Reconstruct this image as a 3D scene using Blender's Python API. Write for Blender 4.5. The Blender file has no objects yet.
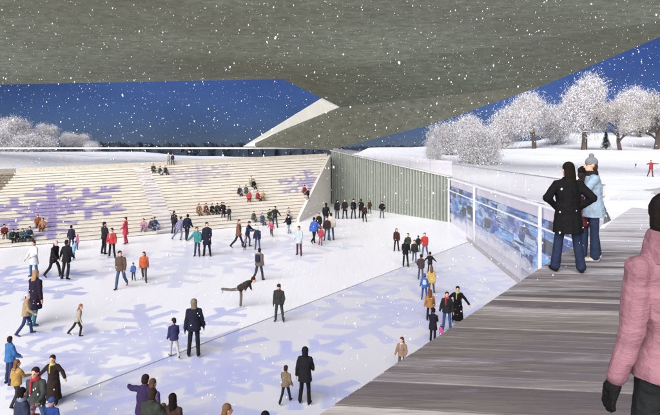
import bpy, bmesh, math, random
import numpy as np
from mathutils import Vector, Matrix, noise
from mathutils.geometry import delaunay_2d_cdt
random.seed(7)
S = bpy.context.scene
COL = S.collection
R = math.radians
FP, CX, HY = 550.0, 330.0, 150.0        # focal length, centre column and horizon row, in photograph pixels
ZC = 6.6                                 # eye height above the ice
DECK = 4.7

def ss(a, b, x):
    t = min(1, max(0, (x-a)/(b-a))); return t*t*(3-2*t)
def gp(px, py, z=0.0):
    Y = FP*(ZC-z)/(py-HY); return Vector(((px-CX)*Y/FP, Y, z))
def ray(px, py): return Vector(((px-CX)/FP, 1.0, (HY-py)/FP))
def at(px, py, Y): return ray(px, py)*Y + Vector((0, 0, ZC))
def lin(c):
    return c/12.92 if c <= .04045 else ((c+.055)/1.055)**2.4
def rgb(h):
    return tuple(lin(int(h[i:i+2], 16)/255) for i in (0, 2, 4)) + (1,)

# ------------------------------------------------------------------ object helpers
def tag(o, label=None, cat=None, group=None, kind=None):
    if label: o['label'] = label
    if cat: o['category'] = cat
    if group: o['group'] = group
    if kind: o['kind'] = kind
    return o
def empty(name, loc=(0, 0, 0), rz=0):
    o = bpy.data.objects.new(name, None); COL.objects.link(o)
    o.location = loc; o.rotation_euler = (0, 0, rz); o.empty_display_size = .2
    return o
class MB:
    def __init__(s): s.v = []; s.f = []; s.uv = None
    def add(s, vs, fs):
        n = len(s.v); s.v += [tuple(v) for v in vs]; s.f += [tuple(i+n for i in f) for f in fs]
    def box(s, c, d, rz=0):
        M = Matrix.Rotation(rz, 3, 'Z'); c = Vector(c)
        vs = [c + M @ Vector((x*d[0]/2, y*d[1]/2, z*d[2]/2)) for z in (-1, 1) for y in (-1, 1) for x in (-1, 1)]
        s.add(vs, [(0, 2, 3, 1), (4, 5, 7, 6), (0, 1, 5, 4), (2, 6, 7, 3), (0, 4, 6, 2), (1, 3, 7, 5)])
    def hexa(s, b, t):
        vs = list(b)+list(t); n = len(b)
        s.add(vs, [tuple(range(n-1, -1, -1)), tuple(range(n, 2*n))] + [(i, (i+1) % n, n+(i+1) % n, n+i) for i in range(n)])
    def seg(s, p0, p1, th, za, zb):
        """upright slab from p0 to p1 (xy); za / zb = (bottom, top) at each end; grows to the right of p0->p1"""
        d = (Vector(p1)-Vector(p0)).normalized(); n = Vector((d.y, -d.x))*th
        a, b = Vector(p0), Vector(p1)
        q = [a, b, b+n, a+n]; zz = [za, zb, zb, za]
        s.hexa([(p.x, p.y, z[0]) for p, z in zip(q, zz)][::-1], [(p.x, p.y, z[1]) for p, z in zip(q, zz)][::-1])
    def tube(s, pts, rs, n=6):
        pts = [Vector(p) for p in pts]; vs = []; fs = []
        for i, p in enumerate(pts):
            d = (pts[min(i+1, len(pts)-1)]-pts[max(i-1, 0)]).normalized()
            a = d.orthogonal().normalized() if abs(d.z) > .95 else d.cross(Vector((0, 0, 1))).normalized()
            b = d.cross(a)
            for k in range(n):
                t = 2*math.pi*k/n; vs.append(p+(a*math.cos(t)+b*math.sin(t))*rs[i])
        for i in range(len(pts)-1):
            for k in range(n):
                fs.append((i*n+k, i*n+(k+1) % n, (i+1)*n+(k+1) % n, (i+1)*n+k))
        fs += [tuple(range(n-1, -1, -1)), tuple((len(pts)-1)*n+k for k in range(n))]
        s.add(vs, fs)
    def build(s, name, m, parent=None, smooth=False, fix=True):
        me = bpy.data.meshes.new(name); me.from_pydata(s.v, [], s.f)
        if fix:
            bm = bmesh.new(); bm.from_mesh(me); bmesh.ops.recalc_face_normals(bm, faces=bm.faces); bm.to_mesh(me); bm.free()
        if smooth: me.shade_smooth()
        return link(name, me, m, parent)
def link(name, me, m, parent=None):
    o = bpy.data.objects.new(name, me); COL.objects.link(o)
    for x in (m if isinstance(m, (list, tuple)) else [m]): me.materials.append(x)
    if parent: o.parent = parent
    return o

# ------------------------------------------------------------------ materials
class NT:
    def __init__(s, name):
        s.m = bpy.data.materials.new(name); s.m.use_nodes = True
        s.t = s.m.node_tree; s.b = s.t.nodes['Principled BSDF']; s.out = s.t.nodes['Material Output']
    def n(s, typ, **k):
        x = s.t.nodes.new(typ)
        for a, b in k.items():
            if a.startswith('i_'):
                q = a[2:]; x.inputs[int(q) if q.isdigit() else q.replace('_', ' ')].default_value = b
            else: setattr(x, a, b)
        return x
    def l(s, a, b): s.t.links.new(a, b)
    def math(s, op, a, b=None, c=None):
        x = s.n('ShaderNodeMath', operation=op)
        for i, v in enumerate((a, b, c)):
            if v is None: continue
            if isinstance(v, (int, float)): x.inputs[i].default_value = v
            else: s.l(v, x.inputs[i])
        return x.outputs[0]
    def coord(s, kind='Object', scale=(1, 1, 1), rot=(0, 0, 0)):
        c = s.n('ShaderNodeTexCoord'); mp = s.n('ShaderNodeMapping')
        mp.inputs['Scale'].default_value = scale; mp.inputs['Rotation'].default_value = rot
        s.l(c.outputs[kind], mp.inputs[0]); return mp.outputs[0]
    def noise(s, vec, scale, detail=4, rough=.55):
        x = s.n('ShaderNodeTexNoise'); x.inputs['Scale'].default_value = scale
        x.inputs['Detail'].default_value = detail; x.inputs['Roughness'].default_value = rough
        if vec is not None: s.l(vec, x.inputs['Vector'])
        return x.outputs[0]
    def ramp(s, fac, stops):
        x = s.n('ShaderNodeValToRGB'); e = x.color_ramp.elements
        while len(e) < len(stops): e.new(.5)
        for i, (p, c) in enumerate(stops): e[i].position = p; e[i].color = c if len(c) == 4 else (*c, 1)
        s.l(fac, x.inputs[0]); return x.outputs[0]
    def mix(s, fac, a, b, blend='MIX'):
        x = s.n('ShaderNodeMix', data_type='RGBA', blend_type=blend)
        for i, v in ((0, fac), (6, a), (7, b)):
            if isinstance(v, (int, float, tuple)): x.inputs[i].default_value = v
            else: s.l(v, x.inputs[i])
        return x.outputs[2]
    def bump(s, h, strength, dist=.02):
        x = s.n('ShaderNodeBump'); x.inputs['Strength'].default_value = strength; x.inputs['Distance'].default_value = dist
        s.l(h, x.inputs['Height']); s.l(x.outputs[0], s.b.inputs['Normal'])
    def base(s, c, rough=.6, spec=.3):
        if isinstance(c, tuple): s.b.inputs['Base Color'].default_value = c
        else: s.l(c, s.b.inputs['Base Color'])
        s.b.inputs['Roughness'].default_value = rough
        s.b.inputs['Specular IOR Level'].default_value = spec
        return s.m

def flake_group():
    """mask for one six-armed snowflake of projected light; input: flat vector, centre, radius, turn -> 0..1 mask"""
    g = bpy.data.node_groups.new('snowflake', 'ShaderNodeTree')
    I = g.interface
    for nm, t in (('Vector', 'NodeSocketVector'), ('Center', 'NodeSocketVector'), ('Radius', 'NodeSocketFloat'), ('Turn', 'NodeSocketFloat')):
        I.new_socket(nm, in_out='INPUT', socket_type=t)
    I.new_socket('Mask', in_out='OUTPUT', socket_type='NodeSocketFloat')
    gi = g.nodes.new('NodeGroupInput'); go = g.nodes.new('NodeGroupOutput')
    def M(op, a, b=None, c=None):
        x = g.nodes.new('ShaderNodeMath'); x.operation = op
        for i, v in enumerate((a, b, c)):
            if v is None: continue
            if isinstance(v, (int, float)): x.inputs[i].default_value = v
            else: g.links.new(v, x.inputs[i])
        return x.outputs[0]
    sub = g.nodes.new('ShaderNodeVectorMath'); sub.operation = 'SUBTRACT'
    g.links.new(gi.outputs[0], sub.inputs[0]); g.links.new(gi.outputs[1], sub.inputs[1])
    sp = g.nodes.new('ShaderNodeSeparateXYZ'); g.links.new(sub.outputs[0], sp.inputs[0])
    x = M('DIVIDE', sp.outputs[0], gi.outputs[2]); y = M('DIVIDE', sp.outputs[1], gi.outputs[2])
    r = M('SQRT', M('ADD', M('MULTIPLY', x, x), M('MULTIPLY', y, y)))
    a = M('ADD', M('ARCTAN2', y, x), gi.outputs[3])
    a = M('ADD', a, 4*math.pi+math.pi/6)
    f = M('ABSOLUTE', M('SUBTRACT', M('MODULO', a, math.pi/3), math.pi/6))
    u = M('MULTIPLY', r, M('COSINE', f)); v = M('MULTIPLY', r, M('SINE', f))
    def soft(d, w):      # 1 inside |d|<w
        mr = g.nodes.new('ShaderNodeMapRange'); mr.interpolation_type = 'SMOOTHSTEP'
        g.links.new(d, mr.inputs[0]); mr.inputs[1].default_value = w; mr.inputs[2].default_value = w+.036
        mr.inputs[3].default_value = 1; mr.inputs[4].default_value = 0; return mr.outputs[0]
    def span(q, lo, hi):
        return M('MULTIPLY', M('GREATER_THAN', q, lo), M('LESS_THAN', q, hi))
    tot = M('MULTIPLY', soft(v, .035), M('LESS_THAN', u, 1.0))
    for u0, ln, w in ((.24, .2, .02), (.48, .34, .03), (.74, .22, .026)):
        du = M('SUBTRACT', u, u0)
        along = M('ADD', M('MULTIPLY', du, .5), M('MULTIPLY', v, .866))
        across = M('ABSOLUTE', M('SUBTRACT', M('MULTIPLY', du, .866), M('MULTIPLY', v, .5)))
        tot = M('MAXIMUM', tot, M('MULTIPLY', soft(across, w), span(along, -.01, ln)))
    hexa = soft(M('ABSOLUTE', M('SUBTRACT', u, .17)), .03)
    tot = M('MAXIMUM', tot, hexa)
    g.links.new(tot, go.inputs[0])
    return g
FLAKE = flake_group()
def flake_light(t, vec, items, wob=.3):
    nz = t.n('ShaderNodeTexNoise'); nz.inputs['Scale'].default_value = .55; nz.inputs['Detail'].default_value = 4
    t.l(vec, nz.inputs['Vector'])
    off = t.n('ShaderNodeVectorMath', operation='MULTIPLY_ADD')
    t.l(nz.outputs['Color'], off.inputs[0]); off.inputs[1].default_value = (wob*2, wob*2, 0); t.l(vec, off.inputs[2])
    o2 = t.n('ShaderNodeVectorMath', operation='SUBTRACT'); t.l(off.outputs[0], o2.inputs[0]); o2.inputs[1].default_value = (wob, wob, 0)
    tot = None
    for (cx, cy, rad, turn, amt) in items:
        g = t.n('ShaderNodeGroup'); g.node_tree = FLAKE
        t.l(o2.outputs[0], g.inputs[0]); g.inputs[1].default_value = (cx, cy, 0); g.inputs[2].default_value = rad; g.inputs[3].default_value = turn
        m = t.math('MULTIPLY', g.outputs[0], amt)
        tot = m if tot is None else t.math('MAXIMUM', tot, m)
    return tot

def m_ice(name, base, tint, items, dim):
    t = NT(name); v = t.coord()
    big = t.noise(v, .12, 5, .6); fine = t.noise(t.coord(scale=(1, .35, 1), rot=(0, 0, .6)), 2.2, 6, .7)
    c = t.mix(t.math('MULTIPLY', big, dim), base, tint)
    c = t.mix(t.math('MULTIPLY', t.ramp(fine, [(.5, (0, 0, 0)), (.72, (1, 1, 1))]), .10), c, tint)
    mk = flake_light(t, v, items)
    edge = t.math('MULTIPLY', mk, t.ramp(t.noise(v, .5, 3), [(.3, (.55,)*3), (.6, (1,)*3)]))
    c = t.mix(edge, c, rgb('b3b9e4'))  # projected lavender snowflake light painted into the ice colour
    for sc_, rt in (((3, .05, 1), .5), ((3, .06, 1), -.8), ((2.5, .05, 1), 1.5)):      # blade scratches
        ns = t.noise(t.coord(scale=sc_, rot=(0, 0, rt)), 3.0, 3, .6)
        c = t.mix(t.math('MULTIPLY', t.ramp(ns, [(.60, (0,)*3), (.66, (1,)*3)]), .2), c, rgb('d3d8e6'))
    t.base(c, .32, .25)
    t.bump(fine, .12, .01)
    return t.m
def fl(px, py, rad, turn, amt):
    p = gp(px, py); return (p.x, p.y, rad*1.15, turn, min(1, amt*1.1))
ICE = m_ice('rink_ice', rgb('f4f4f6'), rgb('dfe2f0'), [
    fl(-12, 288, 4.6, .2, .85), fl(185, 262, 5.4, .35, .42), fl(150, 338, 4.0, .1, .75), fl(270, 246, 5.5, .0, .38),
    fl(70, 362, 2.6, .5, .6)], .35)
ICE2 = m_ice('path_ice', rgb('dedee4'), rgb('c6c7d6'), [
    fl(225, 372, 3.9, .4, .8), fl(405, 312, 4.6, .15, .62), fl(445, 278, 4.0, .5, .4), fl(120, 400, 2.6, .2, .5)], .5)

def m_snow():
    t = NT('snow'); v = t.coord()
    n1 = t.noise(v, .25, 6, .6); n2 = t.noise(v, 3, 5, .6)
    c = t.mix(n1, rgb('fbfbfb'), rgb('dfe5f0'))
    t.base(c, .75, .2); t.bump(t.math('ADD', n1, t.math('MULTIPLY', n2, .12)), .6, .35); return t.m
SNOW = m_snow()
def m_path():
    t = NT('trodden_snow'); v = t.coord(scale=(1, .6, 1), rot=(0, 0, .5))
    n1 = t.noise(v, .5, 6, .65); n2 = t.noise(v, 4, 5, .7)
    c = t.mix(t.ramp(n1, [(.35, (0,)*3), (.65, (1,)*3)]), rgb('a6a3a8'), rgb('d5d4da'))
    c = t.mix(t.math('MULTIPLY', n2, .4), c, rgb('8d8a90'))
    t.base(c, .8, .2); t.bump(n2, .6, .08); return t.m
def m_wood():
    t = NT('weathered_boards'); 
    v = t.coord(scale=(.6, 9, 9), rot=(0, 0, .12))
    g = t.n('ShaderNodeNewGeometry')
    rnd = g.outputs['Random Per Island']
    ad = t.n('ShaderNodeVectorMath', operation='ADD'); t.l(v, ad.inputs[0])
    cm = t.n('ShaderNodeCombineXYZ'); t.l(t.math('MULTIPLY', rnd, 37), cm.inputs[0]); t.l(t.math('MULTIPLY', rnd, 91), cm.inputs[2]); t.l(cm.outputs[0], ad.inputs[1])
    grain = t.noise(ad.outputs[0], 2.4, 8, .72)
    blot = t.noise(t.coord(scale=(.4, 1.2, 1)), .8, 5, .65)
    c = t.ramp(rnd, [(0, rgb('5b5452')), (.3, rgb('7d7571')), (.55, rgb('968e87')), (.75, rgb('6d6665')), (.88, rgb('b4ada7')), (1, rgb('d2ccc6'))])
    c = t.mix(t.ramp(grain, [(.34, (0,)*3), (.62, (1,)*3)]), t.mix(.55, c, rgb('474145')), c)
    c = t.mix(t.math('MULTIPLY', t.ramp(blot, [(.45, (0,)*3), (.7, (1,)*3)]), .5), c, rgb('6a5f74'))
    # frost and thin snow lying on the boards, thicker towards the snowfield
    pos = t.n('ShaderNodeSeparateXYZ'); t.l(t.coord(), pos.inputs[0])
    mr = t.n('ShaderNodeMapRange'); t.l(pos.outputs[1], mr.inputs[0]); mr.inputs[1].default_value = 6; mr.inputs[2].default_value = 17; mr.inputs[3].default_value = -.05; mr.inputs[4].default_value = .42
    fr = t.noise(t.coord(scale=(.3, 1.6, 1)), 1.3, 7, .7)
    fm = t.ramp(t.math('ADD', fr, mr.outputs[0]), [(.5, (0,)*3), (.8, (1,)*3)])
    c = t.mix(t.math('MULTIPLY', fm, .75), c, rgb('d9d8dd'))
    t.base(c, .62, .35); t.bump(grain, .5, .01); return t.m
def m_soffit(name='board_marked_soffit', c1_=rgb('646a5d'), c2_=rgb('9aa08e'), turn=.06):
    t = NT(name)
    v = t.coord(scale=(.4, 1, 1), rot=(0, 0, turn))
    n1 = t.noise(v, 2.4, 9, .78); n2 = t.noise(t.coord(scale=(.35, 1, 1)), .12, 4, .6); n3 = t.noise(t.coord(scale=(.12, 2.2, 2.2)), 1.6, 5, .7)
    c = t.mix(t.ramp(n1, [(.33, (0,)*3), (.68, (1,)*3)]), c1_, c2_)
    c = t.mix(t.math('MULTIPLY', t.ramp(n3, [(.4, (0,)*3), (.65, (1,)*3)]), .25), c, rgb('4a4d44'))
    c = t.mix(t.math('MULTIPLY', t.ramp(n2, [(.35, (0,)*3), (.68, (1,)*3)]), .6), c, rgb('5a574a'))
    t.base(c, .7, .3); t.bump(n1, .5, .08); return t.m
def m_plain(name, col, rough=.6, nscale=6, var=.25, spec=.3, metal=0, bump=.2):
    t = NT(name); n = t.noise(t.coord(), nscale, 5, .6)
    d = tuple(x*(1-var) for x in col[:3])+(1,)
    t.base(t.mix(t.ramp(n, [(.35, (0,)*3), (.65, (1,)*3)]), d, col), rough, spec); t.b.inputs['Metallic'].default_value = metal
    if bump: t.bump(n, bump, .02)
    return t.m
CLOTH = {}
def cloth(h):
    if h in CLOTH: return CLOTH[h]
    t = NT('cloth_'+h); c = rgb(h); g_ = .3*c[0]+.5*c[1]+.2*c[2]; c = tuple((x*.82+g_*.18)*.8 for x in c[:3])+(1,); v = t.coord()
    n = t.noise(v, 9, 4, .6); w = t.noise(v, 60, 3, .7)
    d = tuple(x*.7 for x in c[:3])+(1,)
    t.base(t.mix(t.ramp(n, [(.35, (0,)*3), (.7, (1,)*3)]), d, c), .85, .15); rg = t.noise(t.coord(scale=(1, 1, 1.6), rot=(.3, .2, .4)), 7, 3, .5)
    cr = t.math('ABSOLUTE', t.math('SUBTRACT', rg, .5))
    t.bump(t.math('ADD', t.math('MULTIPLY', cr, 2.5), t.math('ADD', n, t.math('MULTIPLY', w, .2))), .5, .03)
    CLOTH[h] = t.m; return t.m
SKIN = m_plain('skin', rgb('d9a58c'), .55, 30, .12, .35, 0, 0)
WHITE = m_plain('white_paint', rgb('eeeef0'), .45, 3, .08)
PALE = m_plain('pale_concrete', rgb('d3d1d4'), .7, 2, .15)
CONC = m_plain('grey_concrete', rgb('9a9a98'), .75, 2, .2)
def m_glass(name, tint, amt):
    t = NT(name)
    tr = t.n('ShaderNodeBsdfTransparent'); df = t.n('ShaderNodeBsdfDiffuse'); gl = t.n('ShaderNodeBsdfGlossy')
    df.inputs[0].default_value = tint; gl.inputs['Roughness'].default_value = .05
    mx = t.n('ShaderNodeMixShader'); m2 = t.n('ShaderNodeMixShader')
    nz = t.noise(t.coord(scale=(.5, .3, 1)), .35, 3, .5)
    t.l(t.math('MULTIPLY', nz, amt*2), mx.inputs[0])
    t.l(tr.outputs[0], mx.inputs[1]); t.l(df.outputs[0], mx.inputs[2])
    m2.inputs[0].default_value = .07; t.l(mx.outputs[0], m2.inputs[1]); t.l(gl.outputs[0], m2.inputs[2])
    t.l(m2.outputs[0], t.out.inputs['Surface']); return t.m
GLASS = m_glass('frosty_glass', rgb('e3dfea'), .2)
GLASS2 = m_glass('barrier_glass', rgb('e6e4ea'), .17)

# ------------------------------------------------------------------ layout of the rink
Lb, Lt = Vector((-24.6, 35.2, 0)), Vector((-29.2, 51.4, 4.45))
Rb, Rt = Vector((-3.1, 50.4, 0)), Vector((-.2, 64.5, 5.75))
A0 = Vector((.1, 68.0, 6.6))
W0, W1 = Vector((9.9, 20.0)), Vector((11.0, 50.2))
DE0, DE1 = Vector((-11.3, -12.0)), Vector((10.2, 18.6))     # the boardwalk's edge above the ice
e0, e1 = gp(322, 413, DECK), gp(545, 265, DECK)
dd = (Vector((e1.x, e1.y))-Vector((e0.x, e0.y))).normalized()
DE0 = Vector((e0.x, e0.y))-dd*18; DE1 = Vector((e0.x, e0.y))+dd*((19.2-e0.y)/dd.y)
BK1, BK2 = Vector((-50, 22, 4.45)), Vector((-60, -14, 4.45))
BB1, BB2 = Vector((-37, 16, 0)), Vector((-45, -14, 0))
DEC = Vector((e0.x, e0.y))+dd*((14.7-e0.y)/dd.y)      # where the drop to the ice ends
HOLE = [DE0, DEC, W0, W1, A0.xy, Rt.xy, Lt.xy, BK1.xy, BK2.xy]

def ground_z(x, y):
    w1 = noise.noise(Vector((x*.11, y*.11, 3.1))); w2 = noise.noise(Vector((x*.45, y*.45, 9.7)))
    s = min(1, max(0, (x+29.2)/29.0)); zt = 4.4+1.3*s
    yt = 51.4+13.1*s
    d = max(0, y-yt)
    zl = zt+(5.45-zt)*ss(0, 24, d)+.5*ss(6, 26, d)*ss(-14, -34, x)-13*ss(34, 160, d)
    if x < -29: zl = 4.4+1.9*ss(0, 26, max(0, -(x+29.2)*.7+(y-51.4)*.7))*ss(20, 50, y)-13*ss(88, 215, y)
    k = ss(.3, .46, x/max(y, 1))
    zr = 4.03+2.6*ss(50, 92, y)+ss(92, 135, y)*(.6+3.6*k)
    zd = 4.35+.52*ss(12.5, 18.5, y+w1*3.2+w2*2.6)
    off = (x-e0.x)*dd.y-(y-e0.y)*dd.x          # metres right of the boardwalk's edge
    if off < .6: zd = max(zd, 4.74*ss(.6, .0, off)*ss(11, 13.5, y))+.05*w2*ss(.6, 0, off)
    zr = zd+(zr-zd)*ss(22, 33, y)-16*ss(150, 300, y)
    if y < 50: zr = 4.0+(zr-4.0)*(1+(ss(9.9, 12.5, x)-1)*ss(18.8, 24, y))
    w = ss(0, 11, x) if y > 45 else (1 if x > -12 else 0)
    z = zl*(1-w)+zr*w
    far = ss(2, 8, abs(y-yt) if x < 0 else 6)
    amp = .12*far*(1 if y > 24 else .3)
    return z+w1*amp*1.5+w2*amp*.5
def build_ground():
    pts = []; edges = []
    n = len(HOLE)
    for i in range(n):           # densified boundary
        a, b = HOLE[i], HOLE[(i+1) % n]; m = max(1, int((b-a).length/1.5))
        for j in range(m): pts.append(a.lerp(b, j/m))
    nb = len(pts); edges = [(i, (i+1) % nb) for i in range(nb)]
    def inside(p):
        c = False; j = n-1
        for i in range(n):
            a, b = HOLE[i], HOLE[j]
            if (a.y > p.y) != (b.y > p.y) and p.x < (b.x-a.x)*(p.y-a.y)/(b.y-a.y)+a.x: c = not c
            j = i
        return c
    def grid(x0, x1, y0, y1, st, skip=None):
        x = x0
        while x <= x1:
            y = y0
            while y <= y1:
                p = Vector((x+random.uniform(-.2, .2)*st, y+random.uniform(-.2, .2)*st))
                if not inside(p) and not (skip and skip[0] < x < skip[1] and skip[2] < y < skip[3]): pts.append(p)
                y += st
            x += st
    near = (-62, 92, -20, 142)
    grid(6, 30, 9, 32, .7)
    grid(-62, 92, -20, 142, 2.4, (6, 30, 9, 32))
    grid(-700, 700, -200, 1200, 40, near)
    v, e, f, *_ = delaunay_2d_cdt(pts, edges, [], 0, 1e-4)
    mb = MB(); mb.v = [(p.x, p.y, ground_z(p.x, p.y)) for p in v]
    for t in f:
        c = sum((v[i] for i in t), Vector((0, 0)))/len(t)
        if not inside(c): mb.f.append(tuple(t))
    o = mb.build('snowy_ground', SNOW, smooth=True, fix=False)
    tag(o, kind='structure')
build_ground()

def sheet(name, poly, z, m, thick=.04):
    mb = MB(); mb.hexa([(p[0], p[1], z-thick) for p in poly], [(p[0], p[1], z) for p in poly])
    return tag(mb.build(name, m), kind='structure')
c0, c1 = gp(110, 379), gp(478, 238)
cd = (c1-c0).normalized(); ca = c0-cd*40; cb = c0+cd*((c1-c0).length+1.2)
nn = Vector((-cd.y, cd.x, 0))
sheet('rink_ice', [(p.x, p.y) for p in (ca, cb, Vector((11.6, 51, 0)), Vector((.3, 69, 0)), Vector((-34, 56, 0)), Vector((-56, 22, 0)), Vector((-62, -20, 0)))], 0, ICE)
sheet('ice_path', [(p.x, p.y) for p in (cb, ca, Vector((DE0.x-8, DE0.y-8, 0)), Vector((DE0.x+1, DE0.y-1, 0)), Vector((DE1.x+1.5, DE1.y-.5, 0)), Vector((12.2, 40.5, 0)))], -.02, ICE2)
t = NT('kerb_rubber'); t.base(rgb('a4a6b4'), .5)
mb = MB(); q = nn*.014
mb.hexa([ca-q+Vector((0, 0, -.05)), cb-q+Vector((0, 0, -.05)), cb+q+Vector((0, 0, -.05)), ca+q+Vector((0, 0, -.05))],
        [ca-q+Vector((0, 0, .005)), cb-q+Vector((0, 0, .005)), cb+q+Vector((0, 0, .005)), ca+q+Vector((0, 0, .005))])
tag(mb.build('ice_kerb', t.m), kind='structure')

# ------------------------------------------------------------------ boardwalk
def build_deck():
    mb = MB(); k = .12; pitch = .165; gap = .023
    def hit(Y0):      # board line Y = Y0 - k X meets the edge
        # edge: DE0 + t*dd
        t_ = (Y0-k*DE0.x-DE0.y)/(dd.y+k*dd.x); return DE0+dd*t_
    i = 0; Y0 = -9.0
    while Y0 < 19.6:
        wd = pitch*random.uniform(.92, 1.08); dz = random.uniform(-.004, .004)
        a, b = hit(Y0), hit(Y0+wd-gap)
        x = a.x; first = True
        cuts = [a.x]
        xx = a.x+random.uniform(1.2, 5)
        cuts.append(24)
        for j in range(len(cuts)-1):
            xa, xb = cuts[j], cuts[j+1]-.006
            xa2 = b.x if j == 0 else xa
            q = [(xa, Y0-k*xa), (xb, Y0-k*xb), (xb, Y0+wd-gap-k*xb), (xa2, Y0+wd-gap-k*xa2)]
            mb.hexa([(p[0], p[1], DECK-.045+dz) for p in q], [(p[0], p[1], DECK+dz) for p in q])
        Y0 += wd
    o = mb.build('boardwalk', m_wood()); tag(o, kind='structure')
    m2 = MB()
    nrm = Vector((dd.y, -dd.x))
    a, b = DE0+nrm*.04, DEC+nrm*.04
    m2.seg(a, b, .08, (DECK-.36, DECK-.05), (DECK-.36, DECK-.05))
    for j in range(22):
        p = DE0+dd*(1.5*j)+nrm*.25
        m2.hexa([(p.x+u, p.y+w, DECK-.3) for u, w in ((0, 0), (12, -1.44), (12, -1.34), (0, .1))], [(p.x+u, p.y+w, DECK-.06) for u, w in ((0, 0), (12, -1.44), (12, -1.34), (0, .1))])
    m2.build('deck_joists', m_plain('dark_timber', rgb('4d4846'), .8), o)
    m3 = MB(); a, b = DE0+nrm*.3, DEC+nrm*.3
    m3.seg(a, b, .3, (-.3, DECK-.4), (-.3, DECK-.4))
    m3.seg(DEC, W0+Vector((.05, 0)), .12, (-.3, 4.45), (-.3, 4.6))
    tag(m3.build('retaining_wall', CONC), 'grey concrete retaining wall holding the boardwalk above the ice', 'wall')
build_deck()
def build_path():
    mb = MB(); left = [(10.3, 18.6), (11.2, 21), (13.6, 26), (18.2, 33), (24, 41), (32, 52), (44, 66)]
    nx = 26
    rows = []
    for i in range(len(left)-1):
        for j in range(6):
            a = Vector(left[i]).lerp(Vector(left[i+1]), j/6)
            a.x += .35*noise.noise(Vector((a.y*.5, 2, 1)))
            wd = 24-.3*(a.y-17)*.4
            rows.append([(a.x+wd*u/nx, a.y-1.5*u/nx*.5) for u in range(nx+1)])
    vs = []; fs = []
    for i, r in enumerate(rows):
        for u, p in enumerate(r): vs.append((p[0], p[1], ground_z(*p)-.12+.18*ss(0, 5, i+noise.noise(Vector((p[0]*.8, 1, 5)))*3)*ss(0, 2, u)))
    w = nx+1
    for i in range(len(rows)-1):
        for u in range(nx): fs.append((i*w+u, i*w+u+1, (i+1)*w+u+1, (i+1)*w+u))
    mb.add(vs, fs); tag(mb.build('snow_path', m_path(), smooth=True), kind='structure')
build_path()

# ------------------------------------------------------------------ bleachers
NROW = 22
def row_edge(k, s, L=(Lb, Lt), Rr=(Rb, Rt)):
    a = L[0].lerp(L[1], k/NROW); b = Rr[0].lerp(Rr[1], k/NROW); return a.lerp(b, s)
def m_bleach():
    t = NT('cream_seating_boards')
    uv = t.n('ShaderNodeUVMap'); n1 = t.noise(t.coord(scale=(.6, .6, 3)), 2.2, 6, .65)
    c = t.mix(t.ramp(n1, [(.3, (0,)*3), (.7, (1,)*3)]), rgb('c4bdb2'), rgb('d9d4ca'))
    mk = flake_light(t, uv.outputs[0], [(4.6, 6.2, 5.8, .26, .85), (14.8, 12.2, 3.2, .3, .4), (26.2, 8.6, 3.4, .2, .7)], .08)
    c = t.mix(mk, c, rgb('887fb0')); t.base(c, .7, .2); return t.m  # projected purple snowflake light painted into the board colour
def bleacher(name, L, Rr, mat, sa=0., sb=1., lift=0., ends=None, nseg=6):
    """stepped seating: each row a riser, then an overhanging tread"""
    me_v = []; me_f = []; uvs = []; mi = []
    def q(pts, uv, i=0):
        mi.append(i); n = len(me_v); me_v.extend(tuple(p) for p in pts); me_f.append((n, n+1, n+2, n+3)); uvs.extend(uv)
    def E(k, s):
        if ends: s = ends[0](k)+(ends[1](k)-ends[0](k))*s
        return row_edge(k, s, L, Rr)
    for k in range(NROW):
        for j in range(nseg):
            s0, s1 = j/nseg, (j+1)/nseg
            a, b = E(k, s0), E(k, s1); c, d = E(k+1, s0), E(k+1, s1)
            u0, u1 = s0*27, s1*27
            n = Vector((b.y-a.y, a.x-b.x, 0)).normalized()*.05        # towards the ice
            za, zb = c.z+lift, d.z+lift
            v0, v1 = k*.70, k*.70+.25
            bk = -n*1.2
            A_, B_ = Vector((a.x, a.y, 0)), Vector((b.x, b.y, 0)); Z = lambda p, z: Vector((p.x, p.y, z))
            zl, zr_ = a.z+lift*(k > 0), b.z+lift*(k > 0)
            # recessed gap with its shade painted dark, riser board, nosing, tread
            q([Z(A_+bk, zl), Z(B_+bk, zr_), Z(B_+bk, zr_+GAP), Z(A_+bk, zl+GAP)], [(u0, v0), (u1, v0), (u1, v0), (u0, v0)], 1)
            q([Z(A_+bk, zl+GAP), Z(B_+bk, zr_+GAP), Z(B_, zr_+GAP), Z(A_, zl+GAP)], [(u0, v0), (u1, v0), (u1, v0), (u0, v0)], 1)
            q([Z(A_, zl+GAP), Z(B_, zr_+GAP), Z(B_, zb), Z(A_, za)], [(u0, v0), (u1, v0), (u1, v1), (u0, v1)])
            q([Z(A_, za), Z(B_, zb), Z(d-n*1.6, zb), Z(c-n*1.6, za)], [(u0, v1), (u1, v1), (u1, v0+.70), (u0, v0+.70)])
    me = bpy.data.meshes.new(name); me.from_pydata(me_v, [], me_f)
    ul = me.uv_layers.new(name='UVMap')
    for i, uv in enumerate(uvs): ul.data[i].uv = uv
    o = link(name, me, [mat, GAPM]); me.polygons.foreach_set('material_index', mi); return o
GAPM = m_plain('gap_shade', rgb('8f8474'), .9)
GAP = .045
BM = m_bleach()
bl = bleacher('bleachers', (Lb, Lt), (Rb, Rt), BM)
tag(bl, 'long cream stepped bleachers with painted-on purple snowflake light facing the ice', 'bleachers')
def ae(off):
    def f(k):
        c = .539+(.332-.539)*k/NROW; return c+off*(1-.25*k/NROW)
    return f
st = bleacher('stair_aisle', (Lb, Lt), (Rb, Rt), m_plain('snowy_steps', rgb('dcd9de'), .7), lift=.05, ends=(ae(-.026), ae(.03)), nseg=1)
st.parent = bl
mb = MB()     # right end wall, following the slope
o1 = Vector((.25, -.06, 0))
prof_b = [Rb.lerp(Rt, i/NROW) for i in range(NROW+1)]
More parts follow.
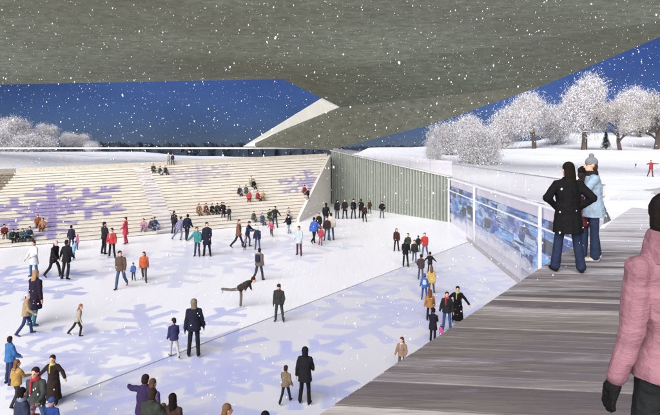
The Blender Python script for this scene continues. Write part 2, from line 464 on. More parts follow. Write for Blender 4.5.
for i in range(NROW):
    a, b = prof_b[i], prof_b[i+1]
    mb.hexa([(a.x+.03, a.y, -.02), (a.x+.28, a.y-.06, -.02), (b.x+.28, b.y-.06, -.02), (b.x+.03, b.y, -.02)],
            [(a.x+.03, a.y, a.z+.3), (a.x+.28, a.y-.06, a.z+.3), (b.x+.28, b.y-.06, b.z+.3), (b.x+.03, b.y, b.z+.3)])
mb.build('end_wall', m_plain('end_panel', rgb('dcd6ce'), .7, 2, .12), bl)
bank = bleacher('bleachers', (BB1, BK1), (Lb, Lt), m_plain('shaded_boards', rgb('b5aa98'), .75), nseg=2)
tag(bank, 'greyer side bank of bleachers at the left end, turning towards the viewer', 'bleachers')
mb = MB()     # low parapet along the top of the seating
for a, b in ((Lt, Rt), (BK1, Lt)):
    d = (b-a).normalized(); n = Vector((-d.y, d.x, 0)).normalized()
    m_ = 8
    for i in range(m_):
        p, q = a.lerp(b, i/m_)+n*.3, a.lerp(b, (i+1)/m_)+n*.3
        mb.seg(p.xy, q.xy, -.25, (p.z-.5, p.z+.42), (q.z-.5, q.z+.42))
tag(mb.build('parapet', m_plain('sand_concrete', rgb('c9c2b4'), .8)), 'low sand grey parapet along the top of the bleachers', 'wall')

# ------------------------------------------------------------------ ribbed metal wall
RW = empty('ribbed_wall', (W1.x, W1.y, 0)); tag(RW, 'grey green ribbed metal wall rising from the far corner of the ice', 'wall')
def loc(o, e=RW): 
    o.matrix_parent_inverse = e.matrix_world.inverted() if False else Matrix.Translation(-e.location); return o
pa, pb = Vector((W1.x, W1.y)), Vector((A0.x, A0.y))
RM = m_plain('metal_sheet', rgb('7e847c'), .42, .5, .16, .5, .35, .1)
mb = MB(); mb.seg(pa, pb, .3, (-.1, 4.1), (-.1, 6.5)); loc(mb.build('sheet', RM, RW))
mb = MB(); L = (pb-pa).length; d = (pb-pa)/L; n = Vector((-d.y, d.x))
s = .25; i = 0
while s < L-.1:
    p = pa+d*s+n*.0; z = 4.1+(2.4)*s/L
    wdt = .09
    mb.hexa([(*(p-d*wdt/2), -.05), (*(p+d*wdt/2), -.05), (*(p+d*wdt/2+n*.11), -.05), (*(p-d*wdt/2+n*.11), -.05)],
            [(*(p-d*wdt/2), z-.03), (*(p+d*wdt/2), z-.03), (*(p+d*wdt/2+n*.11), z-.03), (*(p-d*wdt/2+n*.11), z-.03)])
    s += .46 if i % 3 else .40; i += 1
loc(mb.build('ribs', m_plain('rib_metal', rgb('b1b6ae'), .4, 2, .12, .5, .3, 0), RW))
mb = MB(); mb.seg(pa+n*.16, pb+n*.16, .5, (4.1, 4.2), (6.5, 6.6)); loc(mb.build('coping', m_plain('coping', rgb('c4c6c2'), .5), RW))

# ------------------------------------------------------------------ media wall with posts and rails
MWo = empty('media_wall', (W0.x, W0.y, 0)); tag(MWo, 'long glowing blue picture screen behind white posts and rails beside the ice', 'screen wall')
def m_screen():
    t = NT('screen_picture')
    uv = t.n('ShaderNodeUVMap'); sp = t.n('ShaderNodeSeparateXYZ'); t.l(uv.outputs[0], sp.inputs[0])
    def mp(sc, rot=0, loc_=(0, 0, 0)):
        m = t.n('ShaderNodeMapping'); m.inputs['Scale'].default_value = sc; m.inputs['Rotation'].default_value = (0, 0, rot); m.inputs['Location'].default_value = loc_
        nz_ = t.n('ShaderNodeTexNoise'); nz_.inputs['Scale'].default_value = 9; nz_.inputs['Detail'].default_value = 4; t.l(uv.outputs[0], nz_.inputs['Vector'])
        ma = t.n('ShaderNodeVectorMath', operation='MULTIPLY_ADD'); t.l(nz_.outputs['Color'], ma.inputs[0]); ma.inputs[1].default_value = (.22, .1, 0); t.l(uv.outputs[0], ma.inputs[2])
        t.l(ma.outputs[0], m.inputs[0]); return m.outputs[0]
    vo = t.n('ShaderNodeTexVoronoi', distance='CHEBYCHEV'); t.l(mp((.55, 1.5, 1), -.12), vo.inputs['Vector']); vo.inputs['Scale'].default_value = 1.0
    cellr = t.n('ShaderNodeSeparateColor'); t.l(vo.outputs['Color'], cellr.inputs[0])
    c = t.ramp(cellr.outputs[0], [(0, rgb('17245f')), (.22, rgb('3a66c4')), (.42, rgb('7fb4ee')), (.55, rgb('3c439c')), (.75, rgb('c3d8f2')), (.85, rgb('1d2c5c')), (1, rgb('2a4ea8'))])
    v3 = t.n('ShaderNodeTexVoronoi', distance='CHEBYCHEV'); t.l(mp((1.5, 3.4, 1), -.14, (1, 5, 0)), v3.inputs['Vector']); v3.inputs['Scale'].default_value = 1.0
    s3 = t.n('ShaderNodeSeparateColor'); t.l(v3.outputs['Color'], s3.inputs[0])
    c = t.mix(t.ramp(t.noise(mp((.5, 1, 1), 0, (4, 4, 0)), 1.1, 3), [(.45, (0,)*3), (.56, (.6,)*3)]), c, t.ramp(s3.outputs[1], [(0, rgb('141d4a')), (.3, rgb('2f57b8')), (.6, rgb('8fc2f2')), (.8, rgb('e6eefa')), (1, rgb('3a3f9a'))]))
    n1 = t.noise(mp((.22, 3.6, 1), -.16), 1.6, 6, .7)
    c = t.mix(t.ramp(n1, [(.57, (0,)*3), (.68, (1,)*3)]), c, rgb('dfe9fa'))
    n2 = t.noise(mp((.16, 4.2, 1), -.16, (9, 3, 0)), 1.8, 5, .65)
    c = t.mix(t.ramp(n2, [(.54, (0,)*3), (.62, (1,)*3)]), c, rgb('1a2350'))
    v2 = t.n('ShaderNodeTexVoronoi', distance='CHEBYCHEV'); t.l(mp((.42, 1.0, 1), 0, (3, 7, 0)), v2.inputs['Vector']); v2.inputs['Scale'].default_value = .9
    sep = t.n('ShaderNodeSeparateColor'); t.l(v2.outputs['Color'], sep.inputs[0])
    box = t.math('MULTIPLY', t.math('LESS_THAN', v2.outputs['Distance'], .3), t.math('GREATER_THAN', sep.outputs[1], .42))
    c = t.mix(t.math('MULTIPLY', box, .92), c, rgb('0d1424'))
    low = t.n('ShaderNodeMapRange'); t.l(sp.outputs[1], low.inputs[0]); low.inputs[1].default_value = .1; low.inputs[2].default_value = .9; low.inputs[3].default_value = 1; low.inputs[4].default_value = 0
    n3 = t.noise(mp((.6, 1, 1)), 1.3, 5, .6)
    c = t.mix(t.ramp(t.math('ADD', low.outputs[0], t.math('MULTIPLY', t.math('SUBTRACT', n3, .5), 1.6)), [(.35, (0,)*3), (.75, (.85,)*3)]), c, rgb('dad9e6'))
    t.base((.02, .02, .03, 1), .25, .5)
    t.l(c, t.b.inputs['Emission Color']); t.b.inputs['Emission Strength'].default_value = .5
    return t.m
wd_ = (W1-W0).normalized(); wl = (W1-W0).length; wn = Vector((-wd_.y, wd_.x))     # wn: towards the ice
mb = MB(); mb.seg(W0, W1, .3, (-.1, 4.02), (-.1, 4.06)); loc(mb.build('backing_wall', m_plain('lilac_panel', rgb('d5d2de'), .4, .6, .12), MWo), MWo)
me = bpy.data.meshes.new('screen'); a, b = W0+wn*.05, W1+wn*.05
vv = [(a.x, a.y, .35), (b.x, b.y, .35), (b.x, b.y, 3.35), (a.x, a.y, 3.35), (W0.x, W0.y, .35), (W1.x, W1.y, .35), (W1.x, W1.y, 3.35), (W0.x, W0.y, 3.35)]
me.from_pydata(vv, [], [(0, 1, 2, 3), (0, 4, 5, 1), (3, 2, 6, 7), (0, 3, 7, 4), (1, 5, 6, 2)])
ul = me.uv_layers.new(name='UVMap'); uvm = [(0, 0), (wl, 0), (wl, 3), (0, 3)]*5
for i, uv in enumerate(uvm): ul.data[i].uv = uv
loc(link('screen', me, m_screen(), MWo), MWo)
for yy in (20.3, 26.0, 39.8, 50.0):
    s_ = (yy-W0.y)/wd_.y; p = W0+wd_*s_+wn*.2
    mb = MB(); mb.box((p.x, p.y, 2.02), (.11, .16, 4.04), 0); loc(mb.build('post', WHITE, MWo), MWo)
for z, h in ((4.02, .09), (3.0, .05)):
    mb = MB(); a, b = W0+wn*.36, W1+wn*.36; mb.seg(a, b, .1, (z-h/2, z+h/2), (z-h/2, z+h/2)); loc(mb.build('rail', WHITE, MWo), MWo)
mb = MB()
for i in range(6):
    a, b = W0+wd_*(1.0*i)-wn*.02, W0+wd_*(1.0*(i+1))-wn*.02; za, zb = 4.95-.9*ss(0, 6, i), 4.95-.9*ss(0, 6, i+1)
    mb.seg(a, b, .22, (4.0, za), (4.0, zb))
loc(mb.build('upstand', m_plain('snow_white_kerb', rgb('ececf0'), .7, 1, .08), MWo), MWo)
# glass balustrade along the top
BA = empty('glass_balustrade', (W0.x, W0.y, 4.0)); tag(BA, 'frosty glass balustrade running above the blue screen and the ribbed wall', 'balustrade')
mb = MB(); n_ = 10
for i in range(n_):
    a, b = W0+wd_*(wl*i/n_+.02)-wn*.1, W0+wd_*(wl*(i+1)/n_-.02)-wn*.1
    mb.seg(a, b, .025, (4.08, 5.3), (4.08, 5.3))
for i in range(7):
    f0, f1 = i/7+.002, (i+1)/7-.002
    a, b = pa.lerp(pb, f0)-n*.2, pa.lerp(pb, f1)-n*.2
    mb.seg(a, b, .025, (4.2+2.4*f0, 5.55+1.3*f0), (4.2+2.4*f1, 5.55+1.3*f1))
loc(mb.build('glass_pane', GLASS, BA), BA)
mb = MB(); mb.seg(W0-wn*.08, W1-wn*.08, .065, (5.3, 5.34), (5.3, 5.34)); loc(mb.build('handrail', m_plain('grey_rail', rgb('a7a5ad'), .4), BA), BA)
# low glass barrier on the ice
GB = empty('glass_barrier', (9.5, 27, 0)); tag(GB, 'low clear glass rink barrier standing on the ice before the blue screen', 'barrier')
mb = MB(); g0, g1 = Vector((9.35, 27.0)), Vector((10.05, 40.4))
for i in range(4):
    a, b = g0.lerp(g1, i/4+.004), g0.lerp(g1, (i+1)/4-.004); mb.seg(a, b, .03, (.18, 1.55), (.18, 1.55))
loc(mb.build('glass_pane', GLASS2, GB), GB)
mb = MB(); mb.seg(g0-Vector((.03, 0)), g1-Vector((.03, 0)), .09, (0, .18), (0, .18)); loc(mb.build('kick_board', m_plain('kick_board', rgb('b9b2b6'), .5), GB), GB)
for f in (0, .25, .5, .75, 1):
    p = g0.lerp(g1, f); mb = MB(); mb.box((p.x, p.y, .85), (.035, .05, 1.45)); loc(mb.build('post', m_plain('steel_post', rgb('b0afb8'), .4), GB), GB)

# ------------------------------------------------------------------ the folded canopy
def upper(px, py):
    Y = 29.8/((HY-py)/FP+.353); return at(px, py, Y)
def plane_hit(px, py, n, p0):
    r = ray(px, py); o = Vector((0, 0, ZC)); tt = (p0-o).dot(n)/r.dot(n); return o+r*tt
O1, G = upper(282, 79), upper(721, 11.5)
nA = (G-O1).cross(A0-O1).normalized()
E2 = plane_hit(545, 85, nA, A0); E2 = Vector((0, 0, ZC))+(E2-Vector((0, 0, ZC)))*1.05
n1 = (G-O1).cross(E2-O1).normalized()
O2, O3, E3 = (plane_hit(*p, n1, O1) for p in ((322, 98), (340, 107), (660, 37)))
n2 = (O3-E2).cross(A0-E2).normalized()
T, E1, Am = (plane_hit(*p, n2, A0) for p in ((255, 146.5), (430, 125), (330, 150.2)))
CAN = empty('canopy', (0, 60, 14)); tag(CAN, 'huge folded grey canopy roof over the rink with an open sky gap', 'canopy roof')
SOF = m_soffit()
CAPM = m_plain('roof_deck', rgb('6d706a'), .8)
def slab(name, poly, th, m, par=CAN):
    mb = MB(); mb.hexa(poly, [p+Vector((0, 0, th)) for p in poly]); return loc(mb.build(name, m, par), par)
U = [upper(-420, 93), O1, G, upper(801, -22), upper(-420, -22)]
slab('upper_soffit', U, .9, SOF)
SOF2 = m_soffit('shaded_fold_panel', rgb('53574c'), rgb('7f8576'), .45)  # darker soffit copy, the folded plane's shade put into its colour
SOF3 = m_soffit('shaded_support_panel', rgb('4b4d44'), rgb('74766a'), .3)  # darkest soffit copy, painting in the shade on the support
slab('folded_soffit', [O1, O2, O3, E2, E3, G], .55, SOF2)
slab('support_fold', [O3, T, Am, E1, E2], .45, SOF3)
# pale fascia along the opening
def push(p, k): return Vector((0, 0, ZC))+(p-Vector((0, 0, ZC)))*k
mb = MB()
O2b, Tb = push(at(322, 98, O2.y), 1.01), push(at(243, 146.5, T.y), 1.01)
q = [O2b, O3+Vector((-.03, .02, 0)), T+Vector((-.03, .02, 0)), Tb]
mb.hexa(q, [p+Vector((0, .35, .05)) for p in q]); loc(mb.build('fascia', m_plain('fascia_panel', rgb('e8e6dc'), .6, 1, .08), CAN), CAN)
mb = MB(); a, b = at(20, 148, 72.5), at(336, 148.2, 72.5)
mb.box(((a.x+b.x)/2-24, 72.5, (a.z+b.z)/2), (b.x-a.x+48, .25, .2)); loc(mb.build('edge_beam', m_plain('beam_paint', rgb('dfe1de'), .5), CAN), CAN)
# left leg of the fold, closing the ring outside the frame
ul_ = upper(-420, 93); lf = Vector((a.x-48, 72.6, 6.6))
slab('support_fold', [upper(-420, 93), upper(-260, 89.5), lf+Vector((5, 0, .3)), lf+Vector((-12, 0, -.8))], .6, SOF)

# ------------------------------------------------------------------ trees
BARK = m_plain('bark', rgb('5a504b'), .9, 9, .35)
def m_frost(name, a, b, c):
    t = NT(name); g = t.n('ShaderNodeNewGeometry')
    t.base(t.ramp(g.outputs['Random Per Island'], [(0, rgb(a)), (.45, rgb(b)), (1, rgb(c))]), .8, .15); return t.m
FROST = m_frost('frosted_twigs', '8d8789', 'cfcdd0', 'f0f0f3')
FROST2 = m_frost('greyer_twigs', '7d7672', 'bab5b1', 'eceae9')
def tree_meshes(seed, dense, spread, levels, blades, size, base=.3):
    """unit-height tree: trunk tubes and a crown of thin frosted twigs"""
    rd = random.Random(seed); tr = MB(); tips = []
    def grow(p, d, ln, r, lv):
        pts = [p]; rs = [r]; q = p.copy(); dv = d.copy()
        n = 4
        for i in range(n):
            dv = (dv+Vector((rd.uniform(-1, 1), rd.uniform(-1, 1), rd.uniform(-.3, .7)))*.16).normalized()
            q = q+dv*ln/n; pts.append(q.copy()); rs.append(r*(1-.5*(i+1)/n))
        tr.tube(pts, rs, 6 if lv > 1 else 4)
        if lv <= 1: tips.extend(pts[1:])
        if lv == 0: return
        for k in range(rd.choice((3, 4, 4, 5)) if lv < levels else rd.choice((5, 6))):
            s_ = rd.uniform(.45, 1.0); idx = min(n, max(1, int(s_*n+.5)))
            az = rd.uniform(0, 6.28); tilt = rd.uniform(.45, 1.05)*spread
            side = Vector((math.cos(az), math.sin(az), 0))
            nd = (dv*math.cos(tilt)+side*math.sin(tilt)).normalized()
            grow(pts[idx], nd, ln*rd.uniform(.55, .8), rs[idx]*.62, lv-1)
    grow(Vector((0, 0, -.03)), Vector((0, 0, 1)), base, .021 if levels > 2 else .014, levels)
    zmax = max(p.z for p in tips); sc = .93/zmax
    tips.sort(key=lambda p: p.x*p.x+p.y*p.y+(p.z-.35*zmax)**2); outer = tips[len(tips)//2:]
    cr = MB()
    for i in range(blades):
        c = rd.choice(tips if i % 4 else outer)+Vector((rd.gauss(0, 1), rd.gauss(0, 1), rd.gauss(0, .8)))*dense*rd.choice((.5, 1, 1))
        d1 = Vector((rd.gauss(0, 1), rd.gauss(0, 1), rd.gauss(.3, 1))).normalized(); d2 = d1.orthogonal().normalized()
        d2 = (Matrix.Rotation(rd.uniform(0, 6.28), 3, d1) @ d2)
        if i % 3: l_ = size*rd.uniform(1.2, 3.2); w_ = size*rd.uniform(.09, .16)       # a frosted twig
        else: l_ = size*rd.uniform(.5, 1.0); w_ = size*rd.uniform(.18, .36)             # a lump of rime
        k_ = d1.cross(d2)*w_*.5
        cr.add([(c-d1*l_*.5), (c+d2*w_+k_), (c+d1*l_*.5), (c-d2*w_+k_)], [(0, 1, 2), (0, 2, 3)])
    for m_ in (tr, cr): m_.v = [(v[0]*sc, v[1]*sc, v[2]*sc) for v in m_.v]
    wid = max(abs(v[0]) for v in cr.v)
    def mesh(mb, name):
        me = bpy.data.meshes.new(name); me.from_pydata(mb.v, [], mb.f); return me
    return mesh(tr, 'trunk'), mesh(cr, 'crown'), wid
KINDS = {}; USE = {}
def kind(k):
    USE[k] = USE.get(k, -1)+1; var = USE[k] % 3
    if (k, var) in KINDS: return KINDS[(k, var)]
    spec = {'round': (31, .027, 1.2, 3, 70000, .0078, .14), 'round2': (17, .029, 1.25, 3, 70000, .0078, .13), 'airy': (5, .02, 1.0, 4, 24000, .0075, .2),
            'bush': (8, .05, 1.3, 2, 46000, .011, .15), 'low': (21, .06, 1.4, 2, 46000, .012, .12)}[k]
    a, b, w = tree_meshes(spec[0]+var*13, *spec[1:])
    a.materials.append(BARK); b.materials.append(FROST2 if k == 'airy' else FROST)
    KINDS[(k, var)] = (a, b, w); return KINDS[(k, var)]
def tree(k, px, ytop, Y, wpx, label, name='frosted_tree', group='frosted trees', sink=.1):
    X = (px-CX)*Y/FP; z0 = ground_z(X, Y)-sink
    H = ZC+(HY-ytop)*Y/FP-z0
    a, b, w = kind(k)
    e = empty(name, (X, Y, z0), random.uniform(0, 6.28)); tag(e, label, 'bush' if 'bush' in name else 'tree', group)
    sx = (wpx*Y/FP/2)/w*1.05
    for nm, me in (('trunk', a), ('crown', b)):
        o = bpy.data.objects.new(nm, me); COL.objects.link(o); o.parent = e; o.scale = (sx, sx, H)
tree('round2', 584, 80, 92, 66, 'tallest frosted white tree with a wide round crown on the snowfield')
tree('round', 14, 119, 84, 46, 'tall rounded frosted white tree at the far left behind the snow slope')
tree('round2', 46, 125, 88, 40, 'second frosted tree from the left, with a broad white crown')
tree('round', 72, 133, 92, 32, 'smaller frosted tree sloping down the clump behind the bleachers')
tree('bush', 92, 143, 90, 26, 'low frosted shrub at the right end of the left clump', 'frosted_bush', 'frosted bushes')
tree('low', 33, 140, 78, 60, 'wide low frosted thicket under the trees at the far left', 'frosted_bush', 'frosted bushes')
tree('low', -4, 138, 76, 40, 'frosted thicket cut by the left edge of the picture', 'frosted_bush', 'frosted bushes')
tree('round', 534, 94, 100, 58, 'frosted white tree left of the tallest tree')
tree('airy', 620, 96, 88, 62, 'bare dark forked tree with thin frost right of the tallest tree')
tree('airy', 656, 88, 96, 64, 'bare frosted tree cut by the right edge of the picture')
tree('round2', 640, 92, 118, 64, 'pale frosted tree behind the bare forked trees')
tree('round', 690, 84, 100, 60, 'frosted tree beyond the right edge of the picture')
tree('bush', 503, 116, 105, 50, 'rounded frosted bush between the shrubs and the left snowfield tree', 'frosted_bush', 'frosted bushes')
tree('bush', 470, 123, 96, 56, 'frosted bush standing tallest above the glass balustrade', 'frosted_bush', 'frosted bushes')
tree('low', 447, 135, 78, 52, 'sprawling frosted bush at the left above the glass balustrade', 'frosted_bush', 'frosted bushes')
tree('low', 482, 140, 66, 60, 'nearest frosted bush with coarse twigs behind the balustrade', 'frosted_bush', 'frosted bushes')
tree('low', 433, 146, 70, 26, 'small frosted bush at the end of the ribbed wall', 'frosted_bush', 'frosted bushes')
tree('bush', 558, 112, 108, 54, 'frosted bush filling the gap between the two white trees', 'frosted_bush', 'frosted bushes')
tree('airy', 540, 128, 140, 36, 'distant grey tree low on the snowfield skyline')
# a dark fir
fe = empty('fir_tree', (0, 0, 0)); fx = (606-CX)*94/FP; fe.location = (fx, 94, ground_z(fx, 94)-.1)
tag(fe, 'small dark green fir tree between the tallest tree and the forked tree', 'tree')
mb = MB(); mb.tube([(0, 0, 0), (0, 0, 3)], [.12, .02]); mb.build('trunk', BARK, fe)
mb = MB(); rd = random.Random(4)
for i in range(900):
    h = rd.random(); r_ = (1-h)*.95+.08; az = rd.uniform(0, 6.28); c = Vector((math.cos(az)*r_*rd.uniform(.3, 1), math.sin(az)*r_*rd.uniform(.3, 1), .35+h*2.7))
    d1 = Vector((math.cos(az), math.sin(az), -.5)); d2 = Vector((-math.sin(az), math.cos(az), .2))
    mb.add([c-d1*.16, c+d2*.07, c+d1*.16, c-d2*.07], [(0, 1, 2, 3)])
mb.build('crown', m_frost('fir_needles', '1c261f', '2f3b33', '8d938f'), fe)
# far dark wood
def far_wood():
    mb = MB(); rd = random.Random(2)
    for i in range(2600):
        Y = rd.uniform(300, 380); X = rd.uniform(-330, 420)
        h = rd.uniform(13, 19); z0 = ground_z(X, Y)-.5
        w = rd.uniform(2.5, 5); k = 6
        prof = [(0, .4), (.35, 1), (.7, .95), (.9, .6)]
        vs = []
        for f, r_ in prof:
            for j in range(k):
                a_ = 6.283*j/k; q_ = w*r_*rd.uniform(.7, 1.25); vs.append((X+math.cos(a_)*q_, Y+math.sin(a_)*q_, z0+h*f))
        vs.append((X, Y, z0+h))
        fs = [(i_*k+j, i_*k+(j+1) % k, (i_+1)*k+(j+1) % k, (i_+1)*k+j) for i_ in range(3) for j in range(k)]+[(3*k+j, 3*k+(j+1) % k, 4*k) for j in range(k)]
        mb.add(vs, fs)
    o = mb.build('far_wood', m_plain('dark_wood', rgb('2a3340'), .95, .2, .4), fix=False)
    tag(o, 'far dark wood along the horizon behind the rink', 'wood', kind='stuff')
far_wood()

# ------------------------------------------------------------------ people
PEND = []        # (object, voxel, smooth iterations, fold strength)
def ring_pts(c, rx, ry, M, n=12):
    return [c+M @ Vector((math.cos(6.2832*i/n)*rx, math.sin(6.2832*i/n)*ry, 0)) for i in range(n)]
def loft(mb, rings, n=12):
    """rings: (centre, rx, ry, matrix)"""
    vs = []; fs = []
    for r in rings: vs += ring_pts(*r, n=n)
    for i in range(len(rings)-1):
        for k in range(n): fs.append((i*n+k, i*n+(k+1) % n, (i+1)*n+(k+1) % n, (i+1)*n+k))
    fs += [tuple(range(n-1, -1, -1)), tuple((len(rings)-1)*n+k for k in range(n))]
    mb.add(vs, fs)
def frame(d):
    d = d.normalized(); a = d.orthogonal().normalized(); b = d.cross(a)
    return Matrix((a, b, d)).transposed()
def capsule(mb, p0, p1, r0, r1, n=10):
    p0, p1 = Vector(p0), Vector(p1); d = p1-p0
    if d.length < 1e-5: d = Vector((0, 0, 1e-4)); p1 = p0+d
    M = frame(d); u = d.normalized(); rg = []
    for a in (-80, -50, -20): rg.append((p0+u*r0*math.sin(R(a)), r0*math.cos(R(a)), r0*math.cos(R(a)), M))
    for a in (20, 50, 80): rg.append((p1+u*r1*math.sin(R(a)), r1*math.cos(R(a)), r1*math.cos(R(a)), M))
    loft(mb, rg, n)
def blob(mb, c, r, M=None, n=12):
    M = M or Matrix.Identity(3); c = Vector(c); rg = []
    for a in (-80, -58, -36, -12, 12, 36, 58, 80):
        k = math.cos(R(a)); rg.append((c+M @ Vector((0, 0, r[2]*math.sin(R(a)))), r[0]*k, r[1]*k, M))
    loft(mb, rg, n)

POSES = {   # lean, left leg (forward, out, knee), right leg, left arm (forward, out, elbow, inward), right arm
 'stand': (1, (3, 4, 3), (-3, 4, 3), (4, 9, 14, .3), (2, 9, 18, .3)),
 'stand2': (0, (-2, 6, 2), (6, 5, 10), (10, 8, 35, .5), (0, 12, 10, .2)),
 'walk': (4, (20, 2, 8), (-18, 2, 22), (-16, 8, 14, .1), (18, 8, 22, .1)),
 'walk2': (4, (-16, 2, 24), (20, 2, 8), (18, 9, 26, .2), (-14, 9, 12, .1)),
 'skate': (14, (22, 5, 32), (-24, 12, 14), (12, 24, 24, .1), (-14, 26, 20, .1)),
 'skate2': (12, (-22, 12, 14), (20, 5, 30), (-16, 22, 14, .1), (16, 24, 26, .1)),
 'arms': (5, (10, 5, 12), (-8, 7, 12), (6, 42, 14, .1), (6, 42, 14, .1)),
 'leftout': (3, (4, 4, 4), (-4, 4, 6), (10, 78, 6, .1), (4, 12, 20, .3)),
 'hips': (0, (2, 7, 2), (-3, 6, 4), (-22, 40, 96, 1.6), (-22, 40, 96, 1.6)),
 'pocket': (0, (2, 5, 3), (-2, 5, 3), (-6, 16, 42, .9), (-6, 16, 42, .9)),
 'push': (10, (14, 3, 14), (-14, 3, 16), (38, 6, 34, .2), (38, 6, 34, .2)),
 'hold': (2, (4, 4, 4), (-4, 4, 8), (8, 26, 10, .1), (8, 10, 20, .2)),
 'hold2': (2, (4, 4, 8), (-4, 4, 4), (8, 10, 20, .2), (8, 26, 10, .1)),
 'hug': (3, (3, 4, 4), (-3, 4, 4), (40, 10, 62, .6), (34, 8, 74, .7)),
 'spiral': (58, (2, 1, 6), (-84, 3, 8), (40, 62, 6, .1), (10, 74, 6, .1)),
 'sit': (14, (82, 8, 80), (80, 8, 76), (34, 8, 52, .6), (30, 8, 58, .6)),
 'sit2': (4, (78, 12, 70), (84, 6, 88), (10, 14, 60, .6), (40, 8, 30, .4)),
 'hoist': (2, (6, 6, 6), (-6, 6, 6), (4, 80, 30, .1), (4, 80, 30, .1)),
}
def skeleton(pose, kid=False):
    lean, LL, RL, LA, RA = POSES[pose]
    if pose not in ('pink', 'hips', 'hug', 'spiral'):
        u = JR.uniform; js = .5 if pose.startswith('sit') else 1
        LL, RL = [(q[0]+u(-6, 6)*js, q[1]+u(-1, 3), max(2, q[2]+u(-3, 10)*js)) for q in (LL, RL)]
        LA, RA = [(q[0]+u(-14, 16), q[1]+u(-4, 10), max(4, q[2]+u(-10, 34)), q[3]) for q in (LA, RA)]
        lean += u(-2, 5)
    pel = Vector((0, 0, .93)); T = Matrix.Rotation(-R(lean), 3, 'X')
    J = {'T': T, 'pel': pel}
    t = lambda x, y, z: pel+T @ Vector((x, y, z-.93))
    J['t'] = t
    for sgn, tagc, lg, ar in ((-1, 'L', LL, LA), (1, 'R', RL, RA)):
        hip = pel+Vector((sgn*.09, 0, -.02))
        def dirv(f, o): return (Matrix.Rotation(-R(o)*sgn, 3, 'Y') @ Matrix.Rotation(R(f), 3, 'X')) @ Vector((0, 0, -1))
        kn = hip+dirv(lg[0], lg[1])*.43; an = kn+dirv(lg[0]-lg[2], lg[1])*.42
        J[tagc+'hip'], J[tagc+'kn'], J[tagc+'an'] = hip, kn, an
        J[tagc+'ft'] = (Matrix.Rotation(R(max(-70, min(0, lg[0]-lg[2]+8))), 3, 'X') @ Vector((sgn*.2, .98, 0))).normalized()
        sh = t(sgn*.174, 0, 1.385)
        ud = T @ dirv(ar[0], ar[1]); el = sh+ud*.285
        bv = T @ Vector((-sgn*ar[3], 1, .15)); bv = (bv-ud*bv.dot(ud)).normalized()
        fd = ud*math.cos(R(ar[2]))+bv*math.sin(R(ar[2])); wr = el+fd*.25
        J[tagc+'sh'], J[tagc+'el'], J[tagc+'wr'], J[tagc+'fd'] = sh, el, wr, fd
    low = min(J['Lan'].z, J['Ran'].z)
    J['drop'] = low-.085
    return J
def hand(mb, w, fd, sgn, r=1.0, fr=.0115, inward=None):
    """palm, four unequal curled fingers and a thumb off the side of the palm"""
    fd = fd.normalized(); side = Vector((0, 1, 0)); side = (side-fd*side.dot(fd)).normalized()     # knuckle row runs fore and aft
    nrm = side.cross(fd)*(-sgn)                                                                 # palm faces the body
    if nrm.x*sgn > 0: nrm = -nrm
    capsule(mb, w-fd*.02, w+fd*.035, .028*r, .036*r, 8)
    capsule(mb, w+fd*.035+side*.016, w+fd*.085+side*.022, .027*r, .021*r, 8); capsule(mb, w+fd*.035-side*.016, w+fd*.08-side*.022, .027*r, .02*r, 8)
    for i, (o, ln) in enumerate(((.031, .036), (.011, .042), (-.01, .039), (-.03, .03))):
        b = w+fd*.09+side*o; m1 = b+(fd+nrm*.2)*ln; m2 = m1+(fd+nrm*.7).normalized()*ln*.75
        capsule(mb, b-fd*.015, m1, fr*r*1.05, fr*r, 7); capsule(mb, m1, m2, fr*r, fr*r*.85, 7)
    b = w+fd*.03+side*.03; m1 = b+(side*.8+fd*.7+nrm*.3).normalized()*.042; m2 = m1+(fd+side*.25+nrm*.3).normalized()*.034
    capsule(mb, b, m1, .0155*r, .013*r, 7); capsule(mb, m1, m2, .013*r, .011*r, 7)

